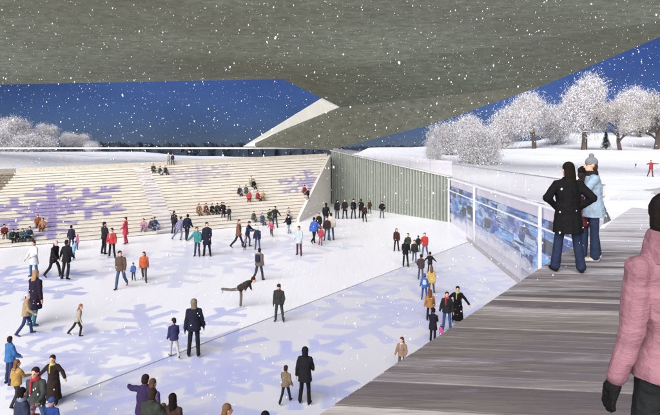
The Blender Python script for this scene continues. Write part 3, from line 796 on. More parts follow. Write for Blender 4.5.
JR = random.Random(23)
def person(loc_, H, hd, pose, jacket, trousers, head, label, group=None, vox=.02, hem=.83, boots='2b2a2e', gloves=None, scarf=None, bag=None,
           long_hair=False, flare=0, puffy=0, yaw=0, sit_z=None, face=False, collar=None, rings=True, fine_glove=False, waist=0, pants=True, folds=.02):
    if yaw == 0 and pose != 'pink': yaw = JR.uniform(-38, 38)
    if pose != 'pink' and not puffy: puffy_ = JR.uniform(.006, .03)
    else: puffy_ = puffy
    J = skeleton(pose); t = J['t']; T = J['T']; I = Matrix.Identity(3)
    kid = H < 1.32; hs = 1.22 if kid else 1.05
    sc = H/1.76
    if pose == 'spiral': sc = H
    v = vox/sc
    parts = []
    hc = t(0, .015, 1.62+(.035 if kid else .005)); HM = T @ Matrix.Rotation(-R(yaw), 3, 'Z')
    if pose == 'spiral': HM = Matrix.Rotation(-R(14), 3, 'X')
    hp = lambda x, y, z: hc+HM @ Vector((x, y, z))*hs
    # one continuous body
    b = MB()
    loft(b, [(t(0, 0, .84), .13, .09, T), (t(0, -.005, .93), .155, .11, T), (t(0, 0, 1.08), .125, .095, T), (t(0, .005, 1.27), .155, .112, T), (t(0, 0, 1.39), .14, .085, T), (t(0, -.005, 1.46), .07, .06, T)])
    capsule(b, t(0, -.01, 1.44), hp(0, -.02, -.03), .055, .053)
    blob(b, hp(0, -.012, .02), (.077*hs, .094*hs, .104*hs), HM); blob(b, hp(0, .022, -.05), (.058*hs, .07*hs, .07*hs), HM)
    capsule(b, hp(0, .085, .01), hp(0, .106, -.018), .011*hs, .015*hs, 7)
    for s in (-1, 1): blob(b, hp(s*.079, -.01, 0), (.012*hs, .02*hs, .03*hs), HM, 8)
    capsule(b, hp(-.02, .083, -.06), hp(.02, .083, -.06), .01, .01, 7)
    for s, c in ((-1, 'L'), (1, 'R')):
        capsule(b, t(s*.08, 0, 1.415), J[c+'sh'], .045, .052)
        capsule(b, J[c+'sh'], J[c+'el'], .05, .04); capsule(b, J[c+'el'], J[c+'wr'], .039, .027)
        if not gloves: hand(b, J[c+'wr']+J[c+'fd']*.02, J[c+'fd'], s)
        capsule(b, J[c+'hip'], J[c+'kn'], .072, .05); capsule(b, J[c+'kn'], J[c+'an'], .048, .034)
        f = J[c+'ft']; capsule(b, J[c+'an']-Vector((0, 0, .02)), J[c+'an']+f*.12-Vector((0, 0, .045)), .038, .03)
    parts.append(('person', b, SKIN, 0))
    # coat or jacket
    pf = .014+puffy_
    k = MB(); top = [(t(0, 0, .9), .18+pf, .132+pf, T), (t(0, 0, 1.08), .148+pf*1.2+waist, .115+pf*1.2+waist, T), (t(0, .005, 1.27), .168+pf*1.1, .122+pf*1.1, T), (t(0, 0, 1.37), .168+pf, .102+pf, T), (t(0, 0, 1.43), .125+pf*.8, .09+pf*.8, T), (t(0, -.005, 1.475), .078+pf*.6, .073+pf*.6, T), (t(0, -.005, 1.52), .07+pf*.5, .068+pf*.5, T)]
    if pose.startswith('sit') or pose == 'spiral': low = [(t(0, 0, .84), .175+pf, .13+pf, T)]
    else:
        low = []
        for q in range(5, 0, -1):
            z = .9+(hem-.9)*q/5; w = (.9-z)
            low.append((Vector((0, -.012*w, z)), .182+pf+w*(.085+.03*flare), .143+pf+w*(.1+.05*flare), I))
    loft(k, low+top)
    for s, c in ((-1, 'L'), (1, 'R')):
        capsule(k, t(s*.07, 0, 1.42), J[c+'sh'], .05+pf*.8, .058+pf*.7)
        if puffy and rings:
            for (p, q) in ((J[c+'sh'], J[c+'el']), (J[c+'el'], J[c+'wr'])):
                for u in range(5):
                    m = p.lerp(q, (u+.5)/5); blob(k, m, (.068+puffy*.6, .068+puffy*.6, .05), frame(q-p))
        capsule(k, J[c+'sh'], J[c+'el'], .062+pf*.7, .053+pf*.6); capsule(k, J[c+'el'], J[c+'wr'], .053+pf*.6, .042+pf*.4)
    parts.append(('robe' if hem < .35 else 'coat' if hem < .7 else 'jacket', k, cloth(jacket), folds))
    if pants:
        q = MB(); loft(q, [(t(0, 0, .82), .13, .09, T), (t(0, 0, .92), .156, .11, T), (t(0, 0, 1.0), .13, .095, T)])
        fl_ = .02*flare
        for s, c in ((-1, 'L'), (1, 'R')):
            capsule(q, J[c+'hip'], J[c+'kn'], .09, .074+fl_*.3); capsule(q, J[c+'kn'], J[c+'an']+Vector((0, 0, .02)), .074+fl_*.3, .066+fl_)
        parts.append(('trousers', q, cloth(trousers), folds*.55))
    for s, c in ((-1, 'L'), (1, 'R')):
        q = MB(); f = J[c+'ft']; a = J[c+'an']; up = (a-J[c+'kn']).normalized()
        capsule(q, a-up*.05, a+up*.01, .052, .05); capsule(q, a+up*.035-f*.035, a+up*.04+f*.15, .045, .038)
        parts.append(('boot', q, cloth(boots), 0))
    if gloves:
        for s, c in ((-1, 'L'), (1, 'R')):
            q = MB(); hand(q, J[c+'wr']+J[c+'fd']*.02, J[c+'fd'], s, 1.15, .014); capsule(q, J[c+'wr']-J[c+'fd']*.03, J[c+'wr']+J[c+'fd']*.03, .042, .036)
            parts.append(('glove', q, cloth(gloves), 0))
    kindh, colh = head.split(':')
    q = MB()
    if kindh in ('hair', 'long', 'tail'):
        blob(q, hp(0, -.025, .045), (.09*hs, .096*hs, .092*hs), HM); blob(q, hp(0, -.055, -.01), (.083*hs, .062*hs, .09*hs), HM)
        if kindh == 'long':
            loft(q, [(hp(0, -.05, .03), .085*hs, .06*hs, HM), (hp(0, -.07, -.08), .095*hs, .055*hs, HM), (hp(0, -.09, -.2), .085*hs, .045*hs, HM), (hp(0, -.1, -.27), .045*hs, .025*hs, HM)])
        if kindh == 'tail': capsule(q, hp(0, -.11, .04), hp(0, -.14, -.2), .04, .022)
        parts.append(('hair', q, cloth(colh), 0))
    elif kindh == 'hood':
        blob(q, hp(0, -.03, .03), (.108*hs, .112*hs, .118*hs), HM); loft(q, [(hp(0, -.03, .0), .1*hs, .1*hs, HM), (t(0, -.02, 1.5), .1, .095, T), (t(0, -.01, 1.44), .12, .1, T)])
        parts.append(('hood', q, cloth(colh), .01))
    else:
        # knitted hat over short hair
        blob(q, hp(0, -.015, .055), (.09*hs, .106*hs, .092*hs), HM)
        if kindh == 'cap': capsule(q, hp(-.03, .09, .045), hp(.03, .09, .045), .018, .018)
        if kindh == 'pom': blob(q, hp(0, -.02, .165), (.042*hs, .042*hs, .04*hs))
        if kindh == 'deep': blob(q, hp(0, -.03, -.0), (.1*hs, .098*hs, .115*hs), HM)
        parts.append(('hat', q, cloth(colh), 0))
        h = MB(); blob(h, hp(0, -.045, -.02), (.083*hs, .066*hs, .085*hs), HM)
        if long_hair: loft(h, [(hp(0, -.05, .0), .08*hs, .06*hs, HM), (hp(0, -.075, -.12), .09*hs, .05*hs, HM), (hp(0, -.09, -.22), .06*hs, .03*hs, HM)])
        parts.append(('hair', h, cloth('4a352a' if kindh != 'deep' else '2a2220'), 0))
    if scarf:
        q = MB(); loft(q, [(t(0, .0, 1.44), .115, .1, T), (t(0, .005, 1.49), .115, .108, T), (t(0, .005, 1.54), .1, .098, T)]); capsule(q, t(.05, .12, 1.46), t(.06, .15, 1.2), .035, .03)
        parts.append(('scarf', q, cloth(scarf), 0))
    if collar:
        q = MB(); loft(q, [(t(0, 0, 1.42), .15, .12, T), (t(0, -.01, 1.48), .135, .125, T), (t(0, -.01, 1.55), .118, .118, T), (t(0, -.005, 1.585), .1, .1, T)])
        capsule(q, t(-.06, -.13, 1.44), t(.06, -.13, 1.44), .05, .05); parts.append(('collar', q, cloth(collar), folds))
    if bag:
        q = MB(); loft(q, [(t(0, -.19, 1.05), .12, .07, T), (t(0, -.2, 1.12), .145, .085, T), (t(0, -.19, 1.36), .13, .075, T), (t(0, -.17, 1.42), .09, .05, T)])
        parts.append(('backpack', q, cloth(bag), 0))
    if face:
        for s in (-1, 1):
            q = MB(); blob(q, hp(s*.031, .079, .012), (.013, .01, .009), HM, 8)
            parts.append(('eye', q, cloth('241c1a'), -1))
    root = None; off = Vector((0, 0, -J['drop']))
    if sit_z is not None: off = Vector((0, 0, sit_z/sc-.93+.09))
    for nm, mb, mt, fo in parts:
        mb.v = [tuple((Vector(p)+off)*sc) for p in mb.v]
        o = mb.build(nm, mt, root, smooth=True)
        if root is None:
            root = o; o.location = loc_; o.rotation_euler = (0, 0, -R(hd)); tag(o, label, 'person', group)
        if fo >= 0: PEND.append((o, vox*.8 if nm in ('hat', 'hair') else .0032 if nm == 'glove' and fine_glove else vox, fo*sc))
    return root
TEXF = bpy.data.textures.new('cloth_folds', 'CLOUDS'); TEXF.noise_scale = .13; TEXF.noise_depth = 2
def finish_people():
    for o, v, fo in PEND:
        m = o.modifiers.new('r', 'REMESH'); m.mode = 'VOXEL'; m.voxel_size = v; m.use_smooth_shade = True
        if fo > 0:
            d = o.modifiers.new('d', 'DISPLACE'); d.texture = TEXF; d.strength = fo*1.6; d.mid_level = .5; d.texture_coords = 'GLOBAL'
        s = o.modifiers.new('s', 'SMOOTH'); s.factor = .5; s.iterations = 2 if v < .01 else 3
    dg = bpy.context.evaluated_depsgraph_get()
    new = []
    for o, v, fo in PEND: new.append(bpy.data.meshes.new_from_object(o.evaluated_get(dg)))
    for (o, v, fo), me in zip(PEND, new):
        if len(me.vertices) > 8:
            o.modifiers.clear(); old = o.data; o.data = me; me.name = o.name
        else: o.modifiers.clear()
# --- skaters on the ice: column, foot row, head row (photograph pixels), pose, heading ...
ICEG = 'skaters on the ice'
def P(px, fy, ty, pose, hd, jk, tr, head, label, z=0.0, group=ICEG, **k):
    p = gp(px, fy, z); H = (fy-ty)*p.y/FP
    pxm = H/((fy-ty)*1.55); vx = min(.03, max(.014, .75*pxm))
    if pose == 'spiral': H = k.pop('scale', .9)
    return person(p, H, hd, pose, jk, tr, head, label, group, vox=vx, **k)
def PC(px, ty, H, *a, **k):       # head row and height given, feet outside the frame
    Y = FP*(ZC-H)/(ty-HY); fy = HY+FP*ZC/Y; return P(px, fy, ty, *a, **k)
# by the ribbed wall
P(337, 219, 200, 'stand', 20, '1c1b1f', '22222a', 'hair:221c1a', 'person in black at the left end of the row along the ribbed wall', gloves='151515')
P(345, 219, 199, 'stand2', 200, '2a2222', '1f2026', 'hair:2a1f1a', 'person in a dark brown coat, second in the row by the ribbed wall', hem=.7)
P(353.5, 219, 199, 'stand', 160, '1b1a20', '2c3244', 'hat:191919', 'person in black coat and dark jeans, third in the row by the ribbed wall')
P(361, 218.5, 199, 'stand2', 30, '201d1f', '1e1f25', 'hair:1d1715', 'person in black partly behind another, by the ribbed wall', hem=.7)
P(364.5, 222, 205, 'stand', 180, '352722', '201e22', 'hair:2a1f1a', 'shorter person in dark brown standing in front of the row by the ribbed wall')
P(369.5, 214, 200, 'stand', 200, '4a372e', '33302f', 'long:3b281e', 'person in a brown coat farthest back against the ribbed wall', hem=.66)
P(382, 218.5, 201, 'pocket', 180, '1d1c20', '55617c', 'hair:1f1a18', 'person in black jacket and pale jeans alone at the right of the row')
P(326, 228, 203, 'stand', 10, '1e1e22', '3d465c', 'hair:1c1716', 'tall dark figure at the left of the group near the bleacher end')
P(327, 241, 217, 'stand2', 190, '3a2e2a', '4b5f84', 'hair:2b211c', 'person in dark brown jacket and jeans beside the one in cream')
P(331, 240, 213, 'stand', 0, 'dcd3c4', '41587c', 'hair:3a2a20', 'person in cream jacket and blue jeans near the bleacher end')
P(314, 244, 217, 'walk', 30, '2f62c8', '1e1f26', 'hair:251b18', 'person in a bright blue jacket and black trousers')
P(319, 234, 213, 'stand', 200, '26241f', '2a2a30', 'hair:2a211c', 'dark figure just behind the bright blue jacket')
P(321, 245.5, 227, 'stand', 30, 'c03348', 'a2283c', 'hat:c03348', 'child all in red beside the bright blue jacket', boots='3a2a2a')
P(299, 255.5, 226, 'stand', 200, 'bfd0dc', '5b3146', 'hair:50382c', 'person in a pale blue jacket and maroon trousers', hem=.72, boots='3a2233', face=True)
P(288.5, 234, 214, 'walk2', 320, '22232a', '8a9fb4', 'hair:1d1817', 'person in black jacket and light jeans near the bleacher foot')
P(275, 228, 206, 'arms', 180, '2b2d33', '3a4a52', 'hair:241d1a', 'person with arms held out at the foot of the bleachers')
P(271.5, 237, 220, 'skate', 200, 'd0486a', '36333c', 'hat:b04a60', 'small child skating in a pink red jacket')
P(257.5, 250, 227, 'stand', 0, '2d3150', '3b5578', 'hair:d9cfc0', 'white haired person in a navy coat')
P(238.5, 248, 219, 'walk', 90, '8a5a48', '2f2c3c', 'hair:6a3f2c', 'person in a tan brown jacket in profile', hem=.76)
P(247.5, 247, 221, 'push', 100, '2b2c52', '4a4a66', 'hat:26264a', 'person in dark blue leaning over a child')
P(245.5, 250.5, 236, 'stand', 90, '8d7f9a', '3b3450', 'hat:73668a', 'small child in grey lilac in front of the person in dark blue')
P(259, 281, 248, 'walk2', 20, '6e625e', '3e3f4a', 'hair:2a211d', 'person in a striped grey brown jacket carrying a dark backpack', bag='2c2f48', scarf='b8a9a0')
# left half, far
P(104.5, 254, 222, 'stand', 30, '2b2430', '23222b', 'hair:2a201c', 'person in dark plum standing behind the white fronted red jacket')
P(112, 258, 228, 'stand', 180, 'd22f34', '23252e', 'hair:3b2a22', 'person in a bright red jacket with black trousers', face=True, scarf='e6dcdc')
P(125.5, 244, 217, 'stand2', 270, 'cf2f55', 'c02c50', 'hair:5a3428', 'person dressed all in crimson pink', hem=.6, boots='2f3a66')
P(174, 234, 211, 'stand', 20, '2a2533', '2f2c48', 'hair:231b19', 'person in black and violet, left of three near the stair aisle')
P(179.5, 240, 216, 'skate2', 30, '8784b0', '7a7fb2', 'hair:4a382f', 'person skating in pale lavender near the stair aisle')
P(187, 241, 214, 'walk', 10, '20253a', '2c2e4c', 'hair:1f1917', 'person in dark navy, right of three near the stair aisle')
P(197.5, 256.5, 227, 'hold2', 190, '2d8f92', '3a4460', 'hair:4a352b', 'person in teal and black holding the arm of a tall dark companion', bag=None, boots='4a4860')
P(207, 256.5, 222.5, 'stand', 180, '23263c', '20222f', 'hair:1e1917', 'tall person in long dark navy coat beside the teal jacket', hem=.6)
P(121, 289, 250, 'walk2', 180, '6a5348', '46618c', 'hair:3a2820', 'man in a brown jacket and blue jeans walking towards the viewer', face=True)
P(133.5, 281, 263, 'stand', 180, '4a74b8', '2a2d3c', 'hat:4a6aa0', 'small child in a blue snowsuit between two adults', face=True)
P(144, 282, 251, 'walk', 170, 'e0652c', '5c5650', 'long:6a4028', 'woman in an orange jacket walking with the small child', face=True)
P(34, 277, 241, 'stand2', 200, 'dfe3ea', '3f6c96', 'hair:3c2d2a', 'person in a white coat and blue trousers', hem=.6, face=True)
P(54, 277.5, 240, 'walk', 100, '201e26', '242430', 'hat:cfc4dc', 'woman in a black coat and pale lilac hat, left of a couple holding hands', hem=.72, long_hair=True)
P(66.5, 279, 240, 'hold', 10, '232227', '2a2a31', 'hair:2f221c', 'man all in black, right of a couple holding hands', hem=.76)
P(71.5, 249, 225.5, 'stand', 0, '2c2742', '33365a', 'hair:1f1a1c', 'person in dark purple standing behind the couple', hem=.7)
P(73.5, 261, 240, 'skate', 40, '7fb3d6', '6ba4cc', 'hat:7aa6cc', 'child in a light blue snowsuit behind the black clad man')
P(77.5, 250, 235, 'stand', 30, 'c05a86', '5a4a80', 'hat:b0557e', 'child in pink and violet right of the light blue snowsuit')
P(34.5, 325, 270.5, 'stand', 20, '2d2238', '2b8096', 'long:b88a5c', 'woman in a long dark plum coat and teal trousers', hem=.52, boots='2b8096')
P(26, 335, 293, 'walk', 60, 'b79d74', '3a4374', 'hat:cfd2e0', 'child in a tan jacket and blue trousers in front of the plum coat', boots='4a4a80')
P(77.5, 336, 304.5, 'skate2', 60, 'b3ab98', '38342f', 'long:a8785c', 'person gliding by in a loose beige jacket and black trousers')
# front left
P(10, 384, 336.5, 'stand', 30, '2f7cc4', '3b4470', 'hair:3a2b26', 'person in a bright blue puffy jacket near the left edge', puffy=.02)
P(16.5, 406, 361, 'walk', 20, 'c99a3c', '44404a', 'long:8a5c34', 'person in a mustard yellow jacket at the left front', bag=None)
PC(21, 388, 1.62, 'stand2', 40, '39405e', '30343f', 'hair:1e1a1a', 'person in striped slate blue jacket at the left bottom corner', scarf='8a92a8')
PC(37, 365, 1.66, 'walk2', 180, '4e5450', '5f86ac', 'hair:46282a', 'person in dark grey jacket, red scarf and light jeans at the left front', scarf='cf2f44', face=True)
P(53.5, 403.5, 356, 'arms', 180, '3a2a26', '2c2a26', 'hair:3a2520', 'figure in a long dark robe with a yellow stole at the left front', hem=.16, scarf='d8d458', face=True)
PC(52, 399, 1.12, 'stand', 180, '3c60c8', '3a4470', 'hat:3f6ac8', 'child in bright blue cut by the bottom edge, below the robe')
PC(33, 407, 1.0, 'stand', 150, 'd76a9e', '8a4a80', 'hat:d884ac', 'small child in pink cut by the bottom edge at the left')
# middle
P(174, 357.5, 319, 'walk', 330, '3a3a6a', 'cdc8c8', 'hair:2c2440', 'child in a navy jacket and white trousers with head bent', boots='3a3c70')
P(194, 355.5, 300, 'stand', 350, '24243a', '22232e', 'hood:8a7a66', 'adult in a navy down jacket with a fur trimmed hood', puffy=.02, boots='1e2030', gloves='23243a', hem=.78)
P(240.5, 308, 281, 'spiral', 90, '3f3733', '7a6c62', 'hair:3a2a22', 'figure skater gliding on one leg with the other stretched back', scale=.88, boots='c9c0bc')
P(279, 322, 284, 'stand2', 190, '3b3b3c', '3d4a4a', 'hat:35322f', 'person in dark grey jacket standing by the ice kerb', boots='2f3636', gloves='2a2a2a')
P(285.5, 403, 366, 'walk2', 20, '8a775e', '2a2a33', 'hair:43261f', 'child in a tan camouflage jacket beside the hooded adult', boots='2a2a33')
P(305, 403.5, 348, 'stand', 10, '23222a', '1d1d22', 'hood:1d1d26', 'adult in black with the hood up, walking hand near a child', hem=.7, boots='222228')
PC(143.5, 376, 1.6, 'leftout', 20, '3c2a5a', '2f2a44', 'hair:33211f', 'person in purple stretching one arm out at the bottom')
PC(152, 379.5, 1.5, 'stand', 30, '5a4a78', '3a3a50', 'long:6a4a38', 'girl in violet beside the outstretched arm')
PC(150, 390, 1.72, 'hold2', 20, '3e443c', '33363a', 'hair:3c2f24', 'big adult in a dark green jacket at the bottom edge', puffy=.025)
PC(172, 394, 1.6, 'stand', 10, '4a3630', '2c2628', 'long:1e1614', 'woman with long dark hair and brown coat at the bottom edge')
PC(162, 406.5, 1.05, 'hold', 10, '8ab0b4', '4a5a66', 'hat:6a5a4c', 'small child between the green jacket and the dark haired woman')
PC(225, 406, 1.64, 'stand', 30, '6a4a3a', '3a3030', 'long:8a6440', 'light brown haired person whose head shows at the bottom edge')
PC(265, 412, 1.66, 'stand', 0, '26242c', '24242a', 'hair:1e1818', 'dark haired person just showing at the bottom edge')
# right: group on the ice and the line beside the boardwalk
P(396.5, 251.5, 228.5, 'stand', 200, '4a2a26', '2a2226', 'long:6a3c2c', 'slim person in dark wine red at the left of the right hand group')
P(405.5, 267, 239.5, 'stand', 10, '1e1d22', '22232c', 'hair:3a2a22', 'person in a black jacket with legs apart in the right hand group')
P(408, 254, 234, 'stand2', 200, '3a403a', '2d2f33', 'hair:2a211d', 'person in dark green behind the black jacket')
P(414.5, 262.5, 240, 'walk', 190, '33352f', '4a6488', 'hair:2b221d', 'person in dark olive jacket and jeans in the middle of the group')
P(418.5, 252, 236, 'stand', 20, '272629', '2b2d38', 'hair:4a352a', 'dark figure farthest back in the right hand group')
P(425, 257, 232, 'walk2', 200, 'c8242c', '4a6a9a', 'hair:3a2820', 'person in a bright red jacket and blue jeans on the right of the rink', face=True)
P(421, 280, 255, 'stand', 20, '4a3d40', '4a5068', 'hair:2f241f', 'person in a brown plaid jacket behind the red jacket')
P(430, 274, 252.5, 'arms', 20, '272528', '33303a', 'hair:2a201c', 'dark figure with arms apart next to the plaid jacket')
P(431.5, 294, 266.5, 'walk2', 20, 'd6b04a', '6a6250', 'long:7a5230', 'person in yellow beside the child in blue', hem=.72)
P(424.5, 300, 274.5, 'stand', 10, '2f66c4', '3a4a8a', 'hat:3a6ac0', 'child in royal blue with pale hat band in the line beside the boardwalk', bag='b8d0e4')
P(430, 322, 290, 'walk', 10, 'b07a34', '2f2a2c', 'long:7a4628', 'person in a mustard brown jacket in the line beside the boardwalk')
P(433, 343, 309, 'push', 20, '23222e', '22222a', 'hair:1c1820', 'person in a black coat leaning, nearest the boardwalk edge', hem=.7)
P(447, 331, 292, 'stand', 190, '2b2b30', '3a5a94', 'hair:3a2a22', 'person in a black jacket with red collar and blue jeans', scarf='cf2f3a', face=True)
P(457.5, 324, 285.5, 'arms', 190, '1d1b1c', '1c1b1c', 'hair:221917', 'figure in an ankle length black robe with a pale green stole', hem=.18, scarf='b8c860', face=True)
P(441, 343, 325, 'stand', 60, 'dc4aa0', 'b83c90', 'hat:dc58a4', 'small child in magenta pink by the boardwalk edge')
P(402, 372, 338, 'stand2', 200, 'a8846a', '6a5a50', 'long:5a3a2c', 'person in a tan coat partly hidden by the boardwalk edge', face=True, scarf='d9cfc4')
# on the snowfield
HG = 'people on the snowy hill'
def PH(px, fy, ty, pose, hd, *a, **k):
    Y = 55.0
    for _ in range(20):
        X = (px-CX)*Y/FP; z = ground_z(X, Y); Y += .5*(FP*(ZC-z)/(fy-HY)-Y)
        Y = min(130, max(30, Y))
    H = (fy-ty)*Y/FP
    return person(Vector((X, Y, ground_z(X, Y))), H, hd, pose, *a, HG, vox=.03, **k)
PH(651, 177, 160, 'hoist', 180, 'b0303e', '8a3038', 'hair:3a2620', 'person in red with both arms out on the snowy hill')
PH(629.5, 166, 154.5, 'stand', 200, 'c23a3e', '2d2a30', 'hair:3a2a24', 'person in red jacket and dark trousers farther up the snowy hill')
PH(635.5, 168, 163, 'push', 90, '2a2a2e', '2a2a2e', 'hat:2a2a2e', 'child in black crouching next to the red jacket on the hill', hem=.7)
# along the top of the bleachers
def PT(px, fy, ty, pose, hd, *a, z=5.3, **k):
    for kk in range(3): pass
    o = Lt.lerp(Rt, 0); d = Rt-Lt; kx = (px-CX)/FP
    s = (kx*Lt.y-Lt.x)/(d.x-kx*d.y); b = Lt+d*s
    H = 1.45 if ty is None else (fy-ty)*b.y/FP
    zz = b.z
    return person(Vector((b.x-.1, b.y-.35, zz-.02)), max(1.2, H), hd, pose, *a, 'spectators on the bleachers', vox=.03, **k)
PT(170.5, 168, 157.5, 'stand', 150, 'b9b3a4', '8a8578', 'hair:5a4a3c', 'pale beige spectator standing on the top step of the bleachers')
PT(174.5, 168, 157, 'stand2', 170, '3a3a4c', '33333f', 'hair:241e1c', 'dark spectator standing on the top step of the bleachers')
def PB(px, py, jk, tr, head, label, pose='sit', H=1.6, hd=145, **k):
    """spectator on the row whose front edge passes under (px, py) = seat"""
    best = None; kx = (px-CX)/FP
    for r in range(1, NROW+1):
        a = row_edge(r, 0); b = row_edge(r, 1); d = b-a
        s = (kx*a.y-a.x)/(d.x-kx*d.y)
        if not -.05 < s < 1.02: continue
        p = a+d*s; y = HY+FP*(ZC-p.z)/p.y
        if best is None or abs(y-py) < best[0]: best = (abs(y-py), r, s, p)
    _, r, s, p = best
    back = Vector((-.55, .83, 0)); rj = random.Random(int(px*7+py)); hd += rj.uniform(-32, 32); H *= rj.uniform(.93, 1.05)
    if pose.startswith('sit'):
        q = p+back*-.55; return person(Vector((q.x, q.y, p.z)), H, hd, pose, jk, tr, head, label, 'spectators on the bleachers', vox=.026, sit_z=0, **k)
    q = p+back*-.35; return person(Vector((q.x, q.y, p.z)), H, hd, pose, jk, tr, head, label, 'spectators on the bleachers', vox=.026, **k)
PB(4, 236, '6a2c34', 'c9c4c4', 'hair:3a2822', 'seated spectator in wine red with white trousers at the far left')
PB(11, 237, '2c4a40', '2a2d33', 'hair:241c1a', 'seated spectator in dark green, second from the left')
PB(16.5, 238, '3a3438', '33333a', 'hair:2a211d', 'seated spectator in charcoal low on the left bleachers', H=1.4)
PB(21.5, 237, '3f6a70', '33424a', 'hair:3c2c24', 'seated spectator in teal grey on the left bleachers')
PB(27.5, 235, '3a5560', '39424f', 'hair:2a201d', 'seated spectator in slate, right end of the left row')
PB(37, 225, 'a06038', '7a4a34', 'hair:6a3a22', 'spectator in rust orange sitting across the left snowflake')
PB(42, 226, 'b57a52', '8a5a40', 'hair:5a3826', 'spectator in light copper beside the rust orange one', pose='sit2')
PB(142, 229, 'c88aa4', '8a7aa0', 'hair:6a4a3c', 'seated spectator in pale pink at the foot of the bleachers')
PB(148, 229, '6a5a78', '5a5a7c', 'hair:3a2a26', 'seated spectator in mauve between pale pink and blue')
PB(152.5, 228, '4a5c8a', '7a90b0', 'hair:3a2520', 'seated spectator in blue at the foot of the bleachers', pose='sit2')
PB(196, 211, '9a7450', '7a5c48', 'hair:5a3c2a', 'seated spectator in tan at the left of the middle row')
PB(203, 211, '7a5240', '6a4c40', 'hair:3a281f', 'seated spectator in chestnut brown in the middle row', pose='sit2')
PB(209, 212, '2a282c', '33333a', 'hair:1e1917', 'seated spectator in black in the middle row')
PB(214.5, 212, '39393f', '2a2b33', 'hair:2b221e', 'seated spectator in dark grey in the middle row')
PB(219, 211, '2a2628', '3a3a42', 'hair:2a1f1b', 'seated spectator at the right of the middle row, partly behind others', pose='sit2')
PB(222, 218, '2b2a2e', '2a2b33', 'hair:241c1a', 'spectator in black standing low on the bleachers', pose='stand', H=1.35)
PB(227.5, 219, '33323a', '30303a', 'hair:2a201c', 'spectator in charcoal standing beside the one in black', pose='stand2', H=1.2)
PB(250, 220, '5a6258', '4a4a52', 'hair:3a2c25', 'seated spectator in moss grey low near the middle')
PB(259, 220, '4a5a78', '44506a', 'hair:3a2a24', 'seated spectator in denim blue low near the middle', pose='sit2')
PB(266, 219, '46604a', '3a3f44', 'hair:2f2520', 'seated spectator in muted green low near the middle')
PB(284.5, 217, 'b8b2ac', '7a7672', 'hair:4a3a30', 'seated spectator in pale grey near the right end')
PB(236.5, 194, '3a4448', '33383d', 'hair:2a211e', 'spectator in dark slate sitting at the left of the high group')
PB(243.5, 194, '56666a', '44525a', 'hair:3a2e28', 'spectator in blue grey sitting second in the high group', pose='sit2')
PB(248, 184, 'b5b3a0', '8a8a7c', 'hair:8a7a5c', 'spectator in pale khaki sitting highest in the group')
PB(251, 188, '26242a', '2a2a30', 'hair:1d1817', 'spectator in black sitting in the middle of the high group', pose='sit2')
PB(246.5, 199, 'c23a38', '8a3a3a', 'hair:5a3a2a', 'spectator in red sitting low in the high group')
PB(254.5, 199, 'b83030', '4a3a3c', 'hair:3a2a22', 'spectator in deep red beside the tan one in the high group', pose='sit2')
PB(260, 198, 'c09a70', '9a7a5c', 'hair:6a4a34', 'spectator in sandy tan at the right of the high group')
PB(301, 193, '8a3350', '5a3548', 'hair:3a2624', 'spectator in dark raspberry near the right end of the bleachers')
PB(306, 202, '24252a', '2a2b30', 'hair:1e1a19', 'spectator in black standing near the right end of the bleachers', pose='stand', H=1.3)
PB(151.5, 172, '4a4c4e', '44464a', 'hair:2f2826', 'spectator in grey sitting on the highest row, left of three', H=1.5)
PB(157.5, 172, '5a5c5c', '4a4c4e', 'hair:3a312d', 'spectator in lighter grey sitting on the highest row, middle of three', H=1.5)
PB(163.5, 172, '42464a', '3a3d42', 'hair:2a2422', 'spectator in slate grey sitting on the highest row, right of three', pose='sit2', H=1.5)

# ------------------------------------------------------------------ on the boardwalk
def PD(px, fy, ty, *a, vox=.011, **k):
    p = gp(px, fy, DECK); H = (fy-ty)*p.y/FP
    return person(p, H, *a, None, vox=vox, **k)
PD(568, 272, 163, 8, 'hips', '171619', '25324f', 'long:1f1714', 'woman in a black coat and flared jeans with hands on hips', hem=.62, flare=.9, boots='211d1c', folds=.015)
PD(594, 260.5, 159, 285, 'hug', 'a9c4dc', '2c3c5c', 'pom:8d8f96', 'person in a pale blue jacket, jeans and grey bobble hat', hem=.74, flare=.8, boots='d8d2c8', scarf='2c2a2c', face=True, yaw=-10, folds=.015)
PD(581.5, 258, 168, 75, 'hug', '6a2432', '2f3e60', 'cap:1f1e22', 'person in burgundy coat and black cap facing the grey bobble hat', hem=.62, boots='c9c2b8', face=True, folds=.015)

